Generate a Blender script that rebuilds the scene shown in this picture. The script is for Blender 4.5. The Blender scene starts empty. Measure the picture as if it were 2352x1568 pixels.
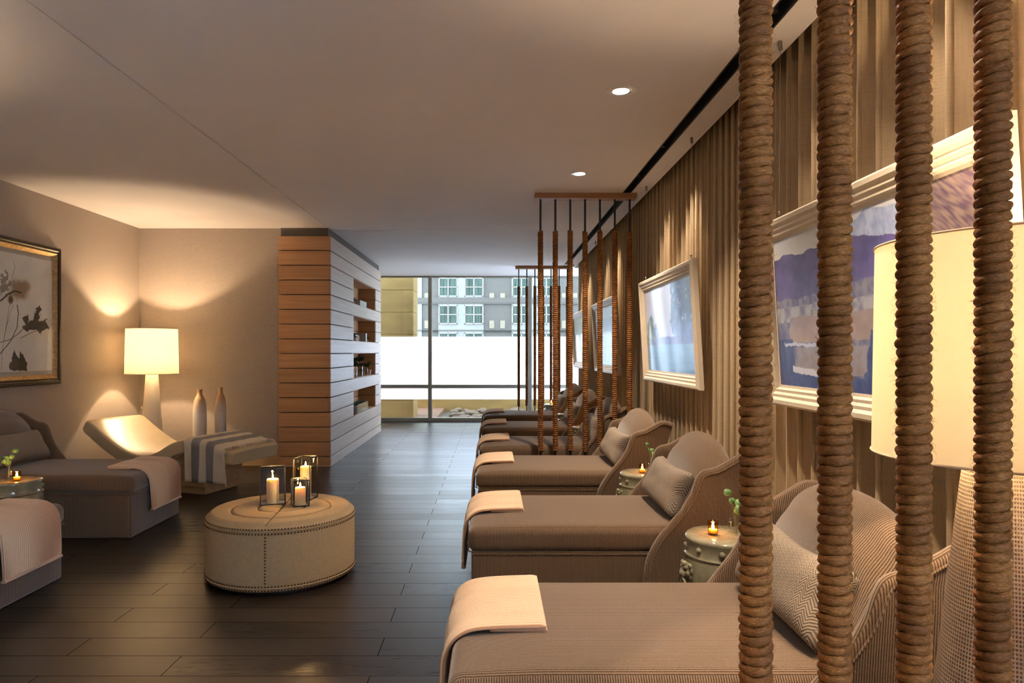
import bpy, math, random
from mathutils import Vector, noise
from math import sin, cos, pi, radians, sqrt, atan2, tan
random.seed(7)
C = bpy.context.scene.collection
scn = bpy.context.scene
EYE = 1.317

# ------------------------------------------------------------ camera, world, exposure
cam_d = bpy.data.cameras.new('camera'); cam = bpy.data.objects.new('camera', cam_d); C.objects.link(cam)
cam.location = (0, 0, EYE); cam.rotation_euler = (pi/2, 0, 0)
cam_d.sensor_width = 36; cam_d.lens = 24; cam_d.shift_x = 44/2352; cam_d.shift_y = 24/2352
cam_d.clip_start = 0.05; cam_d.clip_end = 300
scn.camera = cam
scn.view_settings.view_transform = 'Standard'; scn.view_settings.look = 'None'
scn.view_settings.gamma = 1; scn.view_settings.use_curve_mapping = False
scn.view_settings.exposure = 1.62
w = bpy.data.worlds.new('world'); scn.world = w; w.use_nodes = True
nt = w.node_tree; bg = nt.nodes['Background']
bg.inputs['Color'].default_value = (0.64, 0.79, 1.0, 1); bg.inputs['Strength'].default_value = 7.5
WARM = (1.0, 0.73, 0.47); WARM2 = (1.0, 0.80, 0.60)
P_LAMP = 31; P_NEAR = 24; P_DOWN = 72; P_TRACK = 27

def light(name, kind, loc, energy, color, parent=None, rot=None, **kw):
    d = bpy.data.lights.new(name, kind); d.energy = energy; d.color = color
    for k, v in kw.items(): setattr(d, k, v)
    o = bpy.data.objects.new(name, d); C.objects.link(o); o.location = loc
    if rot: o.rotation_euler = rot
    if parent: o.parent = parent
    return o
# daylight sampling aid over the real window opening
pl = light('window_portal', 'AREA', (-0.35, 12.80, 1.38), 1, (1, 1, 1), rot=(-pi/2, 0, 0), shape='RECTANGLE', size=4.2, size_y=2.7)
pl.data.cycles.is_portal = True
# low warm sun outside, striking the terrace from the left
light('sun', 'SUN', (-6, 14, 9), 3.0, (1.0, 0.78, 0.48), rot=(radians(62), 0, radians(-76)), angle=radians(6))

# ------------------------------------------------------------ materials
def newmat(name):
    m = bpy.data.materials.new(name); m.use_nodes = True
    return m, m.node_tree, m.node_tree.nodes['Principled BSDF']
def mth(nt, op, a, b=None, c=None):
    n = nt.nodes.new('ShaderNodeMath'); n.operation = op
    for i, v in enumerate((a, b, c)):
        if v is None: continue
        if isinstance(v, (int, float)): n.inputs[i].default_value = v
        else: nt.links.new(v, n.inputs[i])
    return n.outputs[0]
def coords(nt, kind='Object', scale=(1, 1, 1)):
    tc = nt.nodes.new('ShaderNodeTexCoord'); mp = nt.nodes.new('ShaderNodeMapping')
    mp.inputs['Scale'].default_value = scale; nt.links.new(tc.outputs[kind], mp.inputs[0]); return mp.outputs[0]
def noise_n(nt, vec, scale, detail=4, rough=.55):
    n = nt.nodes.new('ShaderNodeTexNoise'); n.inputs['Scale'].default_value = scale
    n.inputs['Detail'].default_value = detail; n.inputs['Roughness'].default_value = rough
    nt.links.new(vec, n.inputs['Vector']); return n.outputs['Fac']
def ramp(nt, fac, stops):
    r = nt.nodes.new('ShaderNodeValToRGB'); e = r.color_ramp.elements
    while len(e) < len(stops): e.new(.5)
    for i, (p, c) in enumerate(stops): e[i].position = p; e[i].color = (*c, 1)
    nt.links.new(fac, r.inputs[0]); return r.outputs[0]
def bump(nt, b, h, strength, dist=.002):
    n = nt.nodes.new('ShaderNodeBump'); n.inputs['Strength'].default_value = strength; n.inputs['Distance'].default_value = dist
    nt.links.new(h, n.inputs['Height']); nt.links.new(n.outputs[0], b.inputs['Normal'])
def sc(c, f): return tuple(x*f for x in c)
def plain(name, col, rough=.6, metal=0, var=.12, nscale=8, bmp=0, bscale=60, stretch=(1, 1, 1), spec=None, coat=0):
    m, nt, b = newmat(name)
    v = coords(nt, 'Object', stretch); f = noise_n(nt, v, nscale)
    nt.links.new(ramp(nt, f, [(.25, sc(col, 1-var)), (.75, sc(col, 1+var))]), b.inputs['Base Color'])
    b.inputs['Roughness'].default_value = rough; b.inputs['Metallic'].default_value = metal
    if spec is not None: b.inputs['Specular IOR Level'].default_value = spec
    if coat: b.inputs['Coat Weight'].default_value = coat; b.inputs['Coat Roughness'].default_value = .08
    if bmp: bump(nt, b, noise_n(nt, v, bscale, 3), bmp)
    return m
def emit(name, col, s):
    m, nt, b = newmat(name); b.inputs['Base Color'].default_value = (*col, 1)
    b.inputs['Emission Color'].default_value = (*col, 1); b.inputs['Emission Strength'].default_value = s; return m
def glass(name, tint=(1, 1, 1), refl=1.0, rough=.02):
    m = bpy.data.materials.new(name); m.use_nodes = True; nt = m.node_tree; nt.nodes.clear()
    o = nt.nodes.new('ShaderNodeOutputMaterial'); mx = nt.nodes.new('ShaderNodeMixShader')
    t = nt.nodes.new('ShaderNodeBsdfTransparent'); t.inputs[0].default_value = (*tint, 1)
    g = nt.nodes.new('ShaderNodeBsdfGlossy'); g.inputs['Roughness'].default_value = rough
    f = nt.nodes.new('ShaderNodeFresnel'); f.inputs[0].default_value = 1.45
    gm = nt.nodes.new('ShaderNodeNewGeometry')
    nt.links.new(mth(nt, 'MULTIPLY', mth(nt, 'MULTIPLY', f.outputs[0], refl), mth(nt, 'SUBTRACT', 1.0, gm.outputs['Backfacing'])), mx.inputs[0])
    nt.links.new(t.outputs[0], mx.inputs[1]); nt.links.new(g.outputs[0], mx.inputs[2]); nt.links.new(mx.outputs[0], o.inputs[0]); return m
def translucent(name, col, k=.55, weave=0):
    m = bpy.data.materials.new(name); m.use_nodes = True; nt = m.node_tree; nt.nodes.clear()
    o = nt.nodes.new('ShaderNodeOutputMaterial'); mx = nt.nodes.new('ShaderNodeMixShader'); mx.inputs[0].default_value = k
    d = nt.nodes.new('ShaderNodeBsdfDiffuse'); t = nt.nodes.new('ShaderNodeBsdfTranslucent')
    f = noise_n(nt, coords(nt, 'Object', (40, 40, 400)), 3)
    c = ramp(nt, f, [(.3, sc(col, 1-weave)), (.7, col)])
    nt.links.new(c, d.inputs[0]); nt.links.new(c, t.inputs[0])
    nt.links.new(d.outputs[0], mx.inputs[1]); nt.links.new(t.outputs[0], mx.inputs[2]); nt.links.new(mx.outputs[0], o.inputs[0]); return m

def wood(name, c1, c2, axis='x', rough=.5, scale=1.0, rnd=.25):
    m, nt, b = newmat(name)
    s = {'x': (.6, 9, 14), 'y': (9, .6, 14), 'z': (12, 12, .6)}[axis]
    v = coords(nt, 'Object', tuple(k*scale for k in s))
    f = noise_n(nt, v, 2.2, 6, .6)
    col = ramp(nt, f, [(.25, c1), (.5, tuple((a+b_)/2 for a, b_ in zip(c1, c2))), (.78, c2)])
    # each board its own tone
    at = nt.nodes.new('ShaderNodeAttribute'); at.attribute_name = 'tone'
    hs = nt.nodes.new('ShaderNodeHueSaturation'); nt.links.new(col, hs.inputs['Color'])
    nt.links.new(mth(nt, 'ADD', mth(nt, 'MULTIPLY', at.outputs['Fac'], rnd), 1-rnd/2), hs.inputs['Value'])
    nt.links.new(hs.outputs[0], b.inputs['Base Color']); b.inputs['Roughness'].default_value = rough
    bump(nt, b, f, .15, .001); return m

def ribbed(name, dark, lightc, pitch=.0070, rough=.9, bstr=.7, mottled=.50):
    """corduroy: ribs run along x on faces that look up, upright on the sides and the back"""
    m, nt, b = newmat(name)
    tc = nt.nodes.new('ShaderNodeTexCoord'); sp = nt.nodes.new('ShaderNodeSeparateXYZ'); nt.links.new(tc.outputs['Object'], sp.inputs[0])
    sn = nt.nodes.new('ShaderNodeSeparateXYZ'); nt.links.new(tc.outputs['Normal'], sn.inputs[0])
    side = mth(nt, 'GREATER_THAN', mth(nt, 'ABSOLUTE', sn.outputs[1]), .62)
    p = mth(nt, 'ADD', mth(nt, 'MULTIPLY', sp.outputs[0], side), mth(nt, 'MULTIPLY', sp.outputs[1], mth(nt, 'SUBTRACT', 1.0, side)))
    nz = noise_n(nt, coords(nt), 260, 3, .7)
    s = mth(nt, 'SINE', mth(nt, 'ADD', mth(nt, 'MULTIPLY', p, 2*pi/pitch), mth(nt, 'MULTIPLY', nz, 1.6)))
    h = mth(nt, 'ADD', mth(nt, 'MULTIPLY', s, .5), .5)
    f = mth(nt, 'ADD', mth(nt, 'MULTIPLY', h, 1-mottled), mth(nt, 'MULTIPLY', nz, mottled))
    nt.links.new(ramp(nt, f, [(.22, dark), (.80, lightc)]), b.inputs['Base Color'])
    b.inputs['Roughness'].default_value = rough; b.inputs['Specular IOR Level'].default_value = .15
    b.inputs['Sheen Weight'].default_value = .35; b.inputs['Sheen Roughness'].default_value = .45
    bump(nt, b, h, bstr, .0012); return m

def attr_paint(name, rough=.45, coat=0):
    m, nt, b = newmat(name); a = nt.nodes.new('ShaderNodeAttribute'); a.attribute_name = 'paint'
    nt.links.new(a.outputs['Color'], b.inputs['Base Color']); b.inputs['Roughness'].default_value = rough
    if coat: b.inputs['Coat Weight'].default_value = coat; b.inputs['Coat Roughness'].default_value = .12
    bump(nt, b, noise_n(nt, coords(nt, 'Object', (1, 1, 1)), 90, 4), .3, .001); return m

M = {}
M['ceiling'] = plain('ceiling_paint', (.72, .67, .64), .8, var=.03, nscale=2)
M['wall'] = plain('linen_wallcovering', (.345, .28, .225), .75, var=.13, nscale=30, stretch=(1, 1, 9), bmp=.25, bscale=160)
M['white_wall'] = plain('pale_wall', (.5, .47, .42), .8, var=.03)
M['dark'] = plain('black_metal', (.012, .012, .014), .45, var=.1)
M['slot'] = plain('slot_black', (.006, .006, .008), .6)
M['core'] = plain('grey_core', (.12, .10, .08), .8)
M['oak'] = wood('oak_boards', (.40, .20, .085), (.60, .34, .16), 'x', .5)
M['oak_side_daylit'] = wood('oak_daylit_boards', (.50, .38, .30), (.66, .53, .44), 'y', .45)  # same oak, paled and cooled: daylight on the side face put into the colour
M['lounger_wood'] = wood('blond_wood', (.42, .25, .11), (.58, .38, .19), 'x', .45)
M['beam'] = wood('beam_wood', (.25, .12, .055), (.40, .21, .10), 'x', .55)
M['alu'] = plain('window_aluminium', (.30, .27, .22), .4, .5, var=.04)
M['glass'] = glass('window_glass', (.42, .42, .385), .5)
M['clear'] = glass('clear_glass', (.96, .97, .97), 1.0)
M['lantern_glass'] = glass('lantern_glass', (.86, .87, .9), 1.6)
M['amber'] = glass('amber_glass', (.96, .76, .46), .9)
M['film'] = translucent('frosted_film', (.84, .86, .88), .78)
M['shade'] = translucent('lamp_shade_linen', (.80, .75, .62), .42, .06)
M['chaise'] = ribbed('ribbed_chenille', (.032, .019, .011), (.235, .152, .094))
M['pillow'] = None
M['leather'] = plain('cream_leather', (.60, .47, .29), .38, var=.06, nscale=5, bmp=.12, bscale=220)
M['felt'] = plain('tan_felt', (.36, .255, .145), .9, var=.10, nscale=60, bmp=.3, bscale=300)
M['bronze'] = plain('bronze_nail', (.10, .055, .03), .35, .9)
M['seam'] = plain('dark_seam', (.03, .02, .015), .8)
M['wax'] = None
M['flame'] = emit('flame', (1.0, .62, .20), 28)
M['wick'] = plain('wick', (.02, .015, .01), .9)
M['glaze'] = None
M['leaf'] = plain('leaf_green', (.10, .20, .06), .5, var=.3, nscale=30)
M['leaf_dark'] = plain('leaf_dark', (.045, .10, .045), .5, var=.3, nscale=30)
M['stem'] = plain('stem', (.12, .13, .05), .6)
M['terracotta'] = plain('terracotta', (.40, .17, .10), .8)
M['pink'] = plain('pink_glass', (.60, .33, .27), .35)
M['stone'] = plain('pale_stone', (.50, .53, .50), .6)
M['soil'] = plain('soil', (.05, .035, .02), .95, bmp=.5, bscale=80)
M['steel'] = plain('steel', (.35, .33, .30), .3, .9)
M['lit'] = emit('lamp_lens', (1.0, .90, .76), 14)
M['reflector'] = plain('reflector', (.8, .78, .74), .25, .6, var=.02)
M['white_trim'] = plain('white_trim', (.7, .68, .65), .5, var=.02)

def build_special():
    # herringbone knit pillow
    m, nt, b = newmat('herringbone_weave')
    tc = nt.nodes.new('ShaderNodeTexCoord'); sp = nt.nodes.new('ShaderNodeSeparateXYZ'); nt.links.new(tc.outputs['Object'], sp.inputs[0])
    zig = mth(nt, 'PINGPONG', sp.outputs[1], .018)
    nz = noise_n(nt, coords(nt), 120, 3)
    s = mth(nt, 'SINE', mth(nt, 'ADD', mth(nt, 'MULTIPLY', mth(nt, 'ADD', sp.outputs[2], mth(nt, 'MULTIPLY', zig, 1.3)), 2*pi/.0115), mth(nt, 'MULTIPLY', nz, 3.0)))
    h = mth(nt, 'ADD', mth(nt, 'MULTIPLY', s, .5), .5)
    nt.links.new(ramp(nt, h, [(.1, (.12, .09, .065)), (.9, (.30, .24, .18))]), b.inputs['Base Color'])
    b.inputs['Roughness'].default_value = .85; bump(nt, b, h, .7, .0015); M['pillow'] = m
    # knitted throw: cream ribs with peach furrows (a pattern of the cloth, by its own y)
    for nm, c0, c1 in (('throw', (.38, .20, .115), (.72, .52, .35)),):
        m, nt, b = newmat(nm+'_knit')
        tc = nt.nodes.new('ShaderNodeTexCoord'); sp = nt.nodes.new('ShaderNodeSeparateXYZ'); nt.links.new(tc.outputs['Object'], sp.inputs[0])
        nz = noise_n(nt, coords(nt), 200, 3)
        s = mth(nt, 'SINE', mth(nt, 'MULTIPLY', sp.outputs[1], 2*pi/.013))
        h = mth(nt, 'ADD', mth(nt, 'MULTIPLY', s, .4), mth(nt, 'ADD', .3, mth(nt, 'MULTIPLY', nz, .4)))
        nt.links.new(ramp(nt, h, [(.15, c0), (.8, c1)]), b.inputs['Base Color'])
        b.inputs['Roughness'].default_value = .95; b.inputs['Sheen Weight'].default_value = .4
        bump(nt, b, nz, .6, .002); M[nm] = m
    # striped towel, stripes by its own x
    m, nt, b = newmat('striped_towel')
    tc = nt.nodes.new('ShaderNodeTexCoord'); sp = nt.nodes.new('ShaderNodeSeparateXYZ'); nt.links.new(tc.outputs['Object'], sp.inputs[0])
    f = mth(nt, 'DIVIDE', mth(nt, 'SUBTRACT', sp.outputs[0], .10), .43)
    cr, bl = (.70, .60, .46), (.25, .24, .245)
    r = nt.nodes.new('ShaderNodeValToRGB'); r.color_ramp.interpolation = 'CONSTANT'; e = r.color_ramp.elements
    st = [(0, cr), (.22, bl), (.42, cr), (.58, bl), (.79, cr)]
    while len(e) < len(st): e.new(.5)
    for i, (p, c) in enumerate(st): e[i].position = p; e[i].color = (*c, 1)
    nt.links.new(f, r.inputs[0])
    mx = nt.nodes.new('ShaderNodeMixRGB'); mx.blend_type = 'MULTIPLY'; mx.inputs[0].default_value = .5
    nt.links.new(r.outputs[0], mx.inputs[1]); nt.links.new(ramp(nt, noise_n(nt, coords(nt, 'Object', (3, 1, 1)), 180), [(.3, (.55, .55, .55)), (.6, (1, 1, 1))]), mx.inputs[2])
    nt.links.new(mx.outputs[0], b.inputs['Base Color']); b.inputs['Roughness'].default_value = .9
    bump(nt, b, noise_n(nt, coords(nt), 300), .5); M['towel'] = m
    # wax
    m, nt, b = newmat('candle_wax'); b.inputs['Base Color'].default_value = (.90, .74, .42, 1); b.inputs['Roughness'].default_value = .5
    b.inputs['Subsurface Weight'].default_value = .6; b.inputs['Subsurface Radius'].default_value = (.04, .02, .008); b.inputs['Subsurface Scale'].default_value = 1
    tc = nt.nodes.new('ShaderNodeTexCoord'); sp = nt.nodes.new('ShaderNodeSeparateXYZ'); nt.links.new(tc.outputs['Generated'], sp.inputs[0])
    M['wax'] = m
    # celadon glaze
    m, nt, b = newmat('celadon_glaze')
    f = noise_n(nt, coords(nt), 7, 6, .65)
    nt.links.new(ramp(nt, f, [(.3, (.11, .098, .06)), (.55, (.24, .22, .145)), (.75, (.34, .31, .21))]), b.inputs['Base Color'])
    b.inputs['Roughness'].default_value = .10; b.inputs['Coat Weight'].default_value = .5; bump(nt, b, noise_n(nt, coords(nt), 18), .12, .004); M['glaze'] = m
    # floor boards: long side across the room
    m, nt, b = newmat('dark_floor_boards')
    v = coords(nt, 'Object', (1, 1, 1))
    br = nt.nodes.new('ShaderNodeTexBrick'); nt.links.new(v, br.inputs['Vector'])
    br.offset = .37; br.inputs['Scale'].default_value = 1; br.inputs['Mortar Size'].default_value = .0020; br.inputs['Mortar Smooth'].default_value = .2
    br.inputs['Brick Width'].default_value = 1.35; br.inputs['Row Height'].default_value = .185; br.inputs['Bias'].default_value = 0
    br.inputs['Color1'].default_value = (.0, .0, .0, 1); br.inputs['Color2'].default_value = (1, 1, 1, 1); br.inputs['Mortar'].default_value = (.0, .0, .0, 1)
    g = noise_n(nt, coords(nt, 'Object', (1.2, 22, 1)), 2.4, 7, .62)
    t = mth(nt, 'ADD', mth(nt, 'MULTIPLY', g, .74), mth(nt, 'MULTIPLY', br.outputs['Color'], .26))
    col = ramp(nt, t, [(.15, (.005, .0035, .003)), (.5, (.014, .009, .007)), (.85, (.045, .028, .018))])
    mx = nt.nodes.new('ShaderNodeMixRGB'); nt.links.new(br.outputs['Fac'], mx.inputs[0]); nt.links.new(col, mx.inputs[1]); mx.inputs[2].default_value = (.003, .002, .002, 1)
    nt.links.new(mx.outputs[0], b.inputs['Base Color'])
    nt.links.new(mth(nt, 'ADD', mth(nt, 'ADD', mth(nt, 'MULTIPLY', g, .20), mth(nt, 'MULTIPLY', br.outputs['Color'], .07)), .19), b.inputs['Roughness'])
    nt.links.new(mth(nt, 'MULTIPLY', mth(nt, 'SUBTRACT', 1.0, br.outputs['Fac']), .85), b.inputs['Specular IOR Level'])
    bump(nt, b, mth(nt, 'SUBTRACT', mth(nt, 'MULTIPLY', g, .25), br.outputs['Fac']), .35, .0012); M['floor'] = m
    # curtain linen
    m, nt, b = newmat('curtain_linen')
    f = noise_n(nt, coords(nt, 'Object', (30, 30, 1.5)), 6, 5, .6); f2 = noise_n(nt, coords(nt, 'Object', (3, 3, 120)), 4, 4)
    nt.links.new(ramp(nt, mth(nt, 'ADD', mth(nt, 'MULTIPLY', f, .5), mth(nt, 'MULTIPLY', f2, .5)), [(.3, (.37, .27, .155)), (.7, (.52, .39, .24))]), b.inputs['Base Color'])
    b.inputs['Roughness'].default_value = .7; b.inputs['Sheen Weight'].default_value = .2
    bump(nt, b, f2, .25, .001); M['curtain'] = m
    # rope
    m, nt, b = newmat('manila_rope')
    at = nt.nodes.new('ShaderNodeAttribute'); at.attribute_name = 'paint'
    f = noise_n(nt, coords(nt, 'Object', (1, 1, 4)), 140, 4, .7); f2 = noise_n(nt, coords(nt), 9, 3)
    c = ramp(nt, mth(nt, 'ADD', mth(nt, 'MULTIPLY', f, .6), mth(nt, 'MULTIPLY', f2, .4)), [(.32, (.06, .018, .004)), (.5, (.20, .072, .016)), (.70, (.46, .20, .052))])
    nt.links.new(c, b.inputs['Base Color']); b.inputs['Roughness'].default_value = .6; b.inputs['Specular IOR Level'].default_value = .22
    bump(nt, b, noise_n(nt, coords(nt, 'Object', (1, 1, 2.5)), 420, 3), .6, .001); M['rope'] = m
    # perforated woven lamp base
    m, nt, b = newmat('woven_ceramic')
    tc = nt.nodes.new('ShaderNodeTexCoord'); sp = nt.nodes.new('ShaderNodeSeparateXYZ'); nt.links.new(tc.outputs['Object'], sp.inputs[0])
    th = mth(nt, 'ARCTAN2', sp.outputs[1], sp.outputs[0])
    a = mth(nt, 'ABSOLUTE', mth(nt, 'SINE', mth(nt, 'MULTIPLY', th, 64))); z = mth(nt, 'ABSOLUTE', mth(nt, 'SINE', mth(nt, 'MULTIPLY', sp.outputs[2], pi/.0085)))
    h = mth(nt, 'MULTIPLY', a, z)
    nt.links.new(ramp(nt, h, [(.40, (.64, .52, .38)), (.68, (.24, .14, .08))]), b.inputs['Base Color']); b.inputs['Roughness'].default_value = .55
    bump(nt, b, mth(nt, 'SUBTRACT', 1.0, h), .6, .002); M['woven'] = m
    # bicolour vase: raw clay top, white body below (ombre dip of the glaze)
    m, nt, b = newmat('ombre_vase')
    tc = nt.nodes.new('ShaderNodeTexCoord'); sp = nt.nodes.new('ShaderNodeSeparateXYZ'); nt.links.new(tc.outputs['Object'], sp.inputs[0])
    f = mth(nt, 'ADD', mth(nt, 'MULTIPLY', sp.outputs[2], 1/.92), mth(nt, 'MULTIPLY', noise_n(nt, coords(nt, 'Object', (1, 1, 30)), 3), .08))
    nt.links.new(ramp(nt, f, [(.72, (.66, .62, .56)), (.92, (.45, .26, .13))]), b.inputs['Base Color']); b.inputs['Roughness'].default_value = .6
    bump(nt, b, noise_n(nt, coords(nt, 'Object', (1, 1, 25)), 5), .3, .002); M['vase'] = m
    # distressed cream frame
    m, nt, b = newmat('distressed_frame')
    f = noise_n(nt, coords(nt, 'Object', (14, 4, 2.2)), 7, 6, .75)
    nt.links.new(ramp(nt, f, [(.28, (.10, .06, .035)), (.325, (.60, .51, .38)), (.8, (.70, .62, .50))]), b.inputs['Base Color']); b.inputs['Roughness'].default_value = .45; M['frame'] = m
    m, nt, b = newmat('bronze_gilt')
    f = noise_n(nt, coords(nt, 'Object', (3, 3, 3)), 9, 6, .7)
    nt.links.new(ramp(nt, f, [(.3, (.25, .14, .05)), (.7, (.55, .38, .18))]), b.inputs['Base Color']); b.inputs['Roughness'].default_value = .4; b.inputs['Metallic'].default_value = .6; M['gilt'] = m
    M['dark_frame'] = plain('dark_bronze_frame', (.035, .024, .014), .35, .3, var=.3)
    M['paint'] = attr_paint('oil_paint', .35, .5)
    M['ink'] = attr_paint('ink_paper', .5, .25)
    # outdoors
    M['concrete_y'] = plain('ochre_concrete', (.40, .27, .11), .9, var=.2, nscale=1.5, stretch=(1, 1, 4))
    M['facade'] = plain('grey_facade', (.19, .185, .19), .8, var=.05, nscale=2)
    M['facade_l'] = plain('light_facade', (.42, .44, .47), .8, var=.04)
    M['joint'] = plain('facade_joint', (.17, .17, .17), .8)
    m, nt, b = newmat('green_pane')
    f = noise_n(nt, coords(nt, 'Object', (4, 1, .25)), 1.6, 4)
    nt.links.new(ramp(nt, f, [(.35, (.03, .05, .05)), (.65, (.10, .18, .17))]), b.inputs['Base Color']); b.inputs['Roughness'].default_value = .15; M['bpane'] = m
    M['bwhite'] = plain('white_window_frame', (.62, .64, .66), .5, var=.02)
    M['bvent'] = plain('beige_vent', (.42, .38, .32), .7)
    M['rock'] = plain('river_rock', (.25, .185, .15), .8, var=.35, nscale=3, bmp=.3, bscale=25)
    M['deck'] = wood('terrace_deck', (.26, .15, .11), (.36, .22, .17), 'x', .7)
    M['gravel'] = plain('grey_gravel', (.18, .16, .14), .95, var=.4, nscale=20, bmp=.5, bscale=40)
build_special()

# ------------------------------------------------------------ mesh helpers
class MB:
    def __init__(s): s.v = []; s.f = []; s.tone = []; s.uvpaint = None
    def add(s, vs, fs, tone=None):
        o = len(s.v); s.v += [tuple(v) for v in vs]; s.f += [tuple(i+o for i in f) for f in fs]
        s.tone += [tone if tone is not None else .5]*len(vs); return s
    def box(s, x0, x1, y0, y1, z0, z1, tone=None):
        return s.add([(x0,y0,z0),(x1,y0,z0),(x1,y1,z0),(x0,y1,z0),(x0,y0,z1),(x1,y0,z1),(x1,y1,z1),(x0,y1,z1)],
              [(0,3,2,1),(4,5,6,7),(0,1,5,4),(1,2,6,5),(2,3,7,6),(3,0,4,7)], tone)
    def loft(s, loops, closed=True, caps=True, ring=False):
        n = len(loops[0]); vs = [p for l in loops for p in l]; fs = []
        k = n if closed else n-1; L = len(loops)
        for i in range(L if ring else L-1):
            for j in range(k):
                a = i*n+j; b = i*n+(j+1) % n; i2 = (i+1) % L; fs.append((a, b, i2*n+(j+1) % n, i2*n+j))
        if caps and closed and not ring: fs.append(tuple(range(n))[::-1]); fs.append(tuple((L-1)*n+j for j in range(n)))
        return s.add(vs, fs)
    def lathe(s, prof, n=32, c=(0, 0, 0)):
        return s.loft([[(c[0]+r*cos(2*pi*j/n), c[1]+r*sin(2*pi*j/n), c[2]+z) for j in range(n)] for r, z in prof])
    def tube(s, path, r, n=8, caps=True):
        P = [Vector(p) for p in path]; loops = []; up = None
        for i, p in enumerate(P):
            t = (P[min(i+1, len(P)-1)]-P[max(i-1, 0)]).normalized()
            if up is None: up = Vector((0, 0, 1)) if abs(t.z) < .9 else Vector((1, 0, 0))
            a = t.cross(up).normalized(); b = a.cross(t).normalized(); up = b
            rr = r[i] if isinstance(r, (list, tuple)) else r
            loops.append([p+(a*cos(2*pi*j/n)+b*sin(2*pi*j/n))*rr for j in range(n)])
        return s.loft(loops, True, caps)
    def ball(s, c, r, n=12, m=8, sc3=(1, 1, 1), half=False):
        loops = []; 
        for i in range(m+1):
            a = -pi/2+pi*i/m if not half else pi/2*i/m
            rr = max(cos(a), .001)*r
            loops.append([(c[0]+rr*cos(2*pi*j/n)*sc3[0], c[1]+rr*sin(2*pi*j/n)*sc3[1], c[2]+r*sin(a)*sc3[2]) for j in range(n)])
        return s.loft(loops)
    def rbox(s, lo, hi, r, div=(6, 6, 3), k=4, warp=None):
        ax = []
        for a in range(3):
            rr = min(r, (hi[a]-lo[a])/2*.999)
            A = [lo[a]+rr-rr*tan(pi/4*(1-i/k)) for i in range(k)]; B = [lo[a]+rr+(hi[a]-lo[a]-2*rr)*i/div[a] for i in range(div[a]+1)]
            ax.append(A+B+[lo[a]+hi[a]-t for t in A[::-1]])
        V = {}; vs = []; fs = []
        def vid(i, j, l):
            if (i, j, l) in V: return V[(i, j, l)]
            p = [ax[0][i], ax[1][j], ax[2][l]]
            inn = [min(max(p[a], lo[a]+min(r, (hi[a]-lo[a])/2*.999)), hi[a]-min(r, (hi[a]-lo[a])/2*.999)) for a in range(3)]
            d = [p[a]-inn[a] for a in range(3)]; L = sqrt(sum(t*t for t in d))
            if L > 1e-9: p = [inn[a]+d[a]/L*r for a in range(3)]
            if warp: p = warp(*p)
            V[(i, j, l)] = len(vs); vs.append(p); return V[(i, j, l)]
        n = [len(a)-1 for a in ax]
        for i in range(n[0]):
            for j in range(n[1]):
                fs.append((vid(i,j,0), vid(i,j+1,0), vid(i+1,j+1,0), vid(i+1,j,0)))
                fs.append((vid(i,j,n[2]), vid(i+1,j,n[2]), vid(i+1,j+1,n[2]), vid(i,j+1,n[2])))
        for i in range(n[0]):
            for l in range(n[2]):
                fs.append((vid(i,0,l), vid(i+1,0,l), vid(i+1,0,l+1), vid(i,0,l+1)))
                fs.append((vid(i,n[1],l), vid(i,n[1],l+1), vid(i+1,n[1],l+1), vid(i+1,n[1],l)))
        for j in range(n[1]):
            for l in range(n[2]):
                fs.append((vid(0,j,l), vid(0,j,l+1), vid(0,j+1,l+1), vid(0,j+1,l)))
                fs.append((vid(n[0],j,l), vid(n[0],j+1,l), vid(n[0],j+1,l+1), vid(n[0],j,l+1)))
        return s.add(vs, fs)
    def obj(s, name, mat, parent=None, smooth=False, bevel=0, seg=2, loc=None, rot=None, split=40):
        me = bpy.data.meshes.new(name); me.from_pydata(s.v, [], s.f); me.validate()
        me.materials.append(M[mat] if isinstance(mat, str) else mat)
        import bmesh
        bm = bmesh.new(); bm.from_mesh(me); bmesh.ops.recalc_face_normals(bm, faces=bm.faces); bm.to_mesh(me); bm.free()
        if any(t != .5 for t in s.tone) and len(s.tone) == len(me.vertices):
            at = me.attributes.new('tone', 'FLOAT', 'POINT'); at.data.foreach_set('value', s.tone)
        else:
            at = me.attributes.new('tone', 'FLOAT', 'POINT'); at.data.foreach_set('value', [.5]*len(me.vertices))
        if smooth:
            me.polygons.foreach_set('use_smooth', [True]*len(me.polygons))
            try: me.set_sharp_from_angle(angle=radians(split))
            except Exception: pass
        o = bpy.data.objects.new(name, me); C.objects.link(o)
        if parent: o.parent = parent
        if loc: o.location = loc
        if rot: o.rotation_euler = rot
        if bevel:
            b = o.modifiers.new('bevel', 'BEVEL'); b.width = bevel; b.segments = seg; b.limit_method = 'ANGLE'
        return o
def tag(o, label, cat, group=None, kind=None):
    o['label'] = label; o['category'] = cat
    if group: o['group'] = group
    if kind: o['kind'] = kind
    return o
def thing(name, label, cat, loc=(0, 0, 0), rz=0, group=None):
    o = bpy.data.objects.new(name, None); C.objects.link(o); o.location = loc; o.rotation_euler = (0, 0, rz); o.empty_display_size = .1
    return tag(o, label, cat, group)
def struct(o): o['kind'] = 'structure'; return o
def dup(o, loc=None, rz=None, label=None, group=None):
    def rec(x, par):
        c = x.copy(); C.objects.link(c)
        if par: c.parent = par
        for ch in list(x.children): rec(ch, c)
        return c
    r = rec(o, None)
    if loc is not None: r.location = loc
    if rz is not None: r.rotation_euler = (0, 0, rz)
    if label: r['label'] = label
    if group: r['group'] = group
    return r
def interp(pts, t):
    if t <= pts[0][0]: return pts[0][1]
    for (a, b), (c, d) in zip(pts, pts[1:]):
        if t <= c: return b+(d-b)*(t-a)/(c-a)
    return pts[-1][1]
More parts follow.
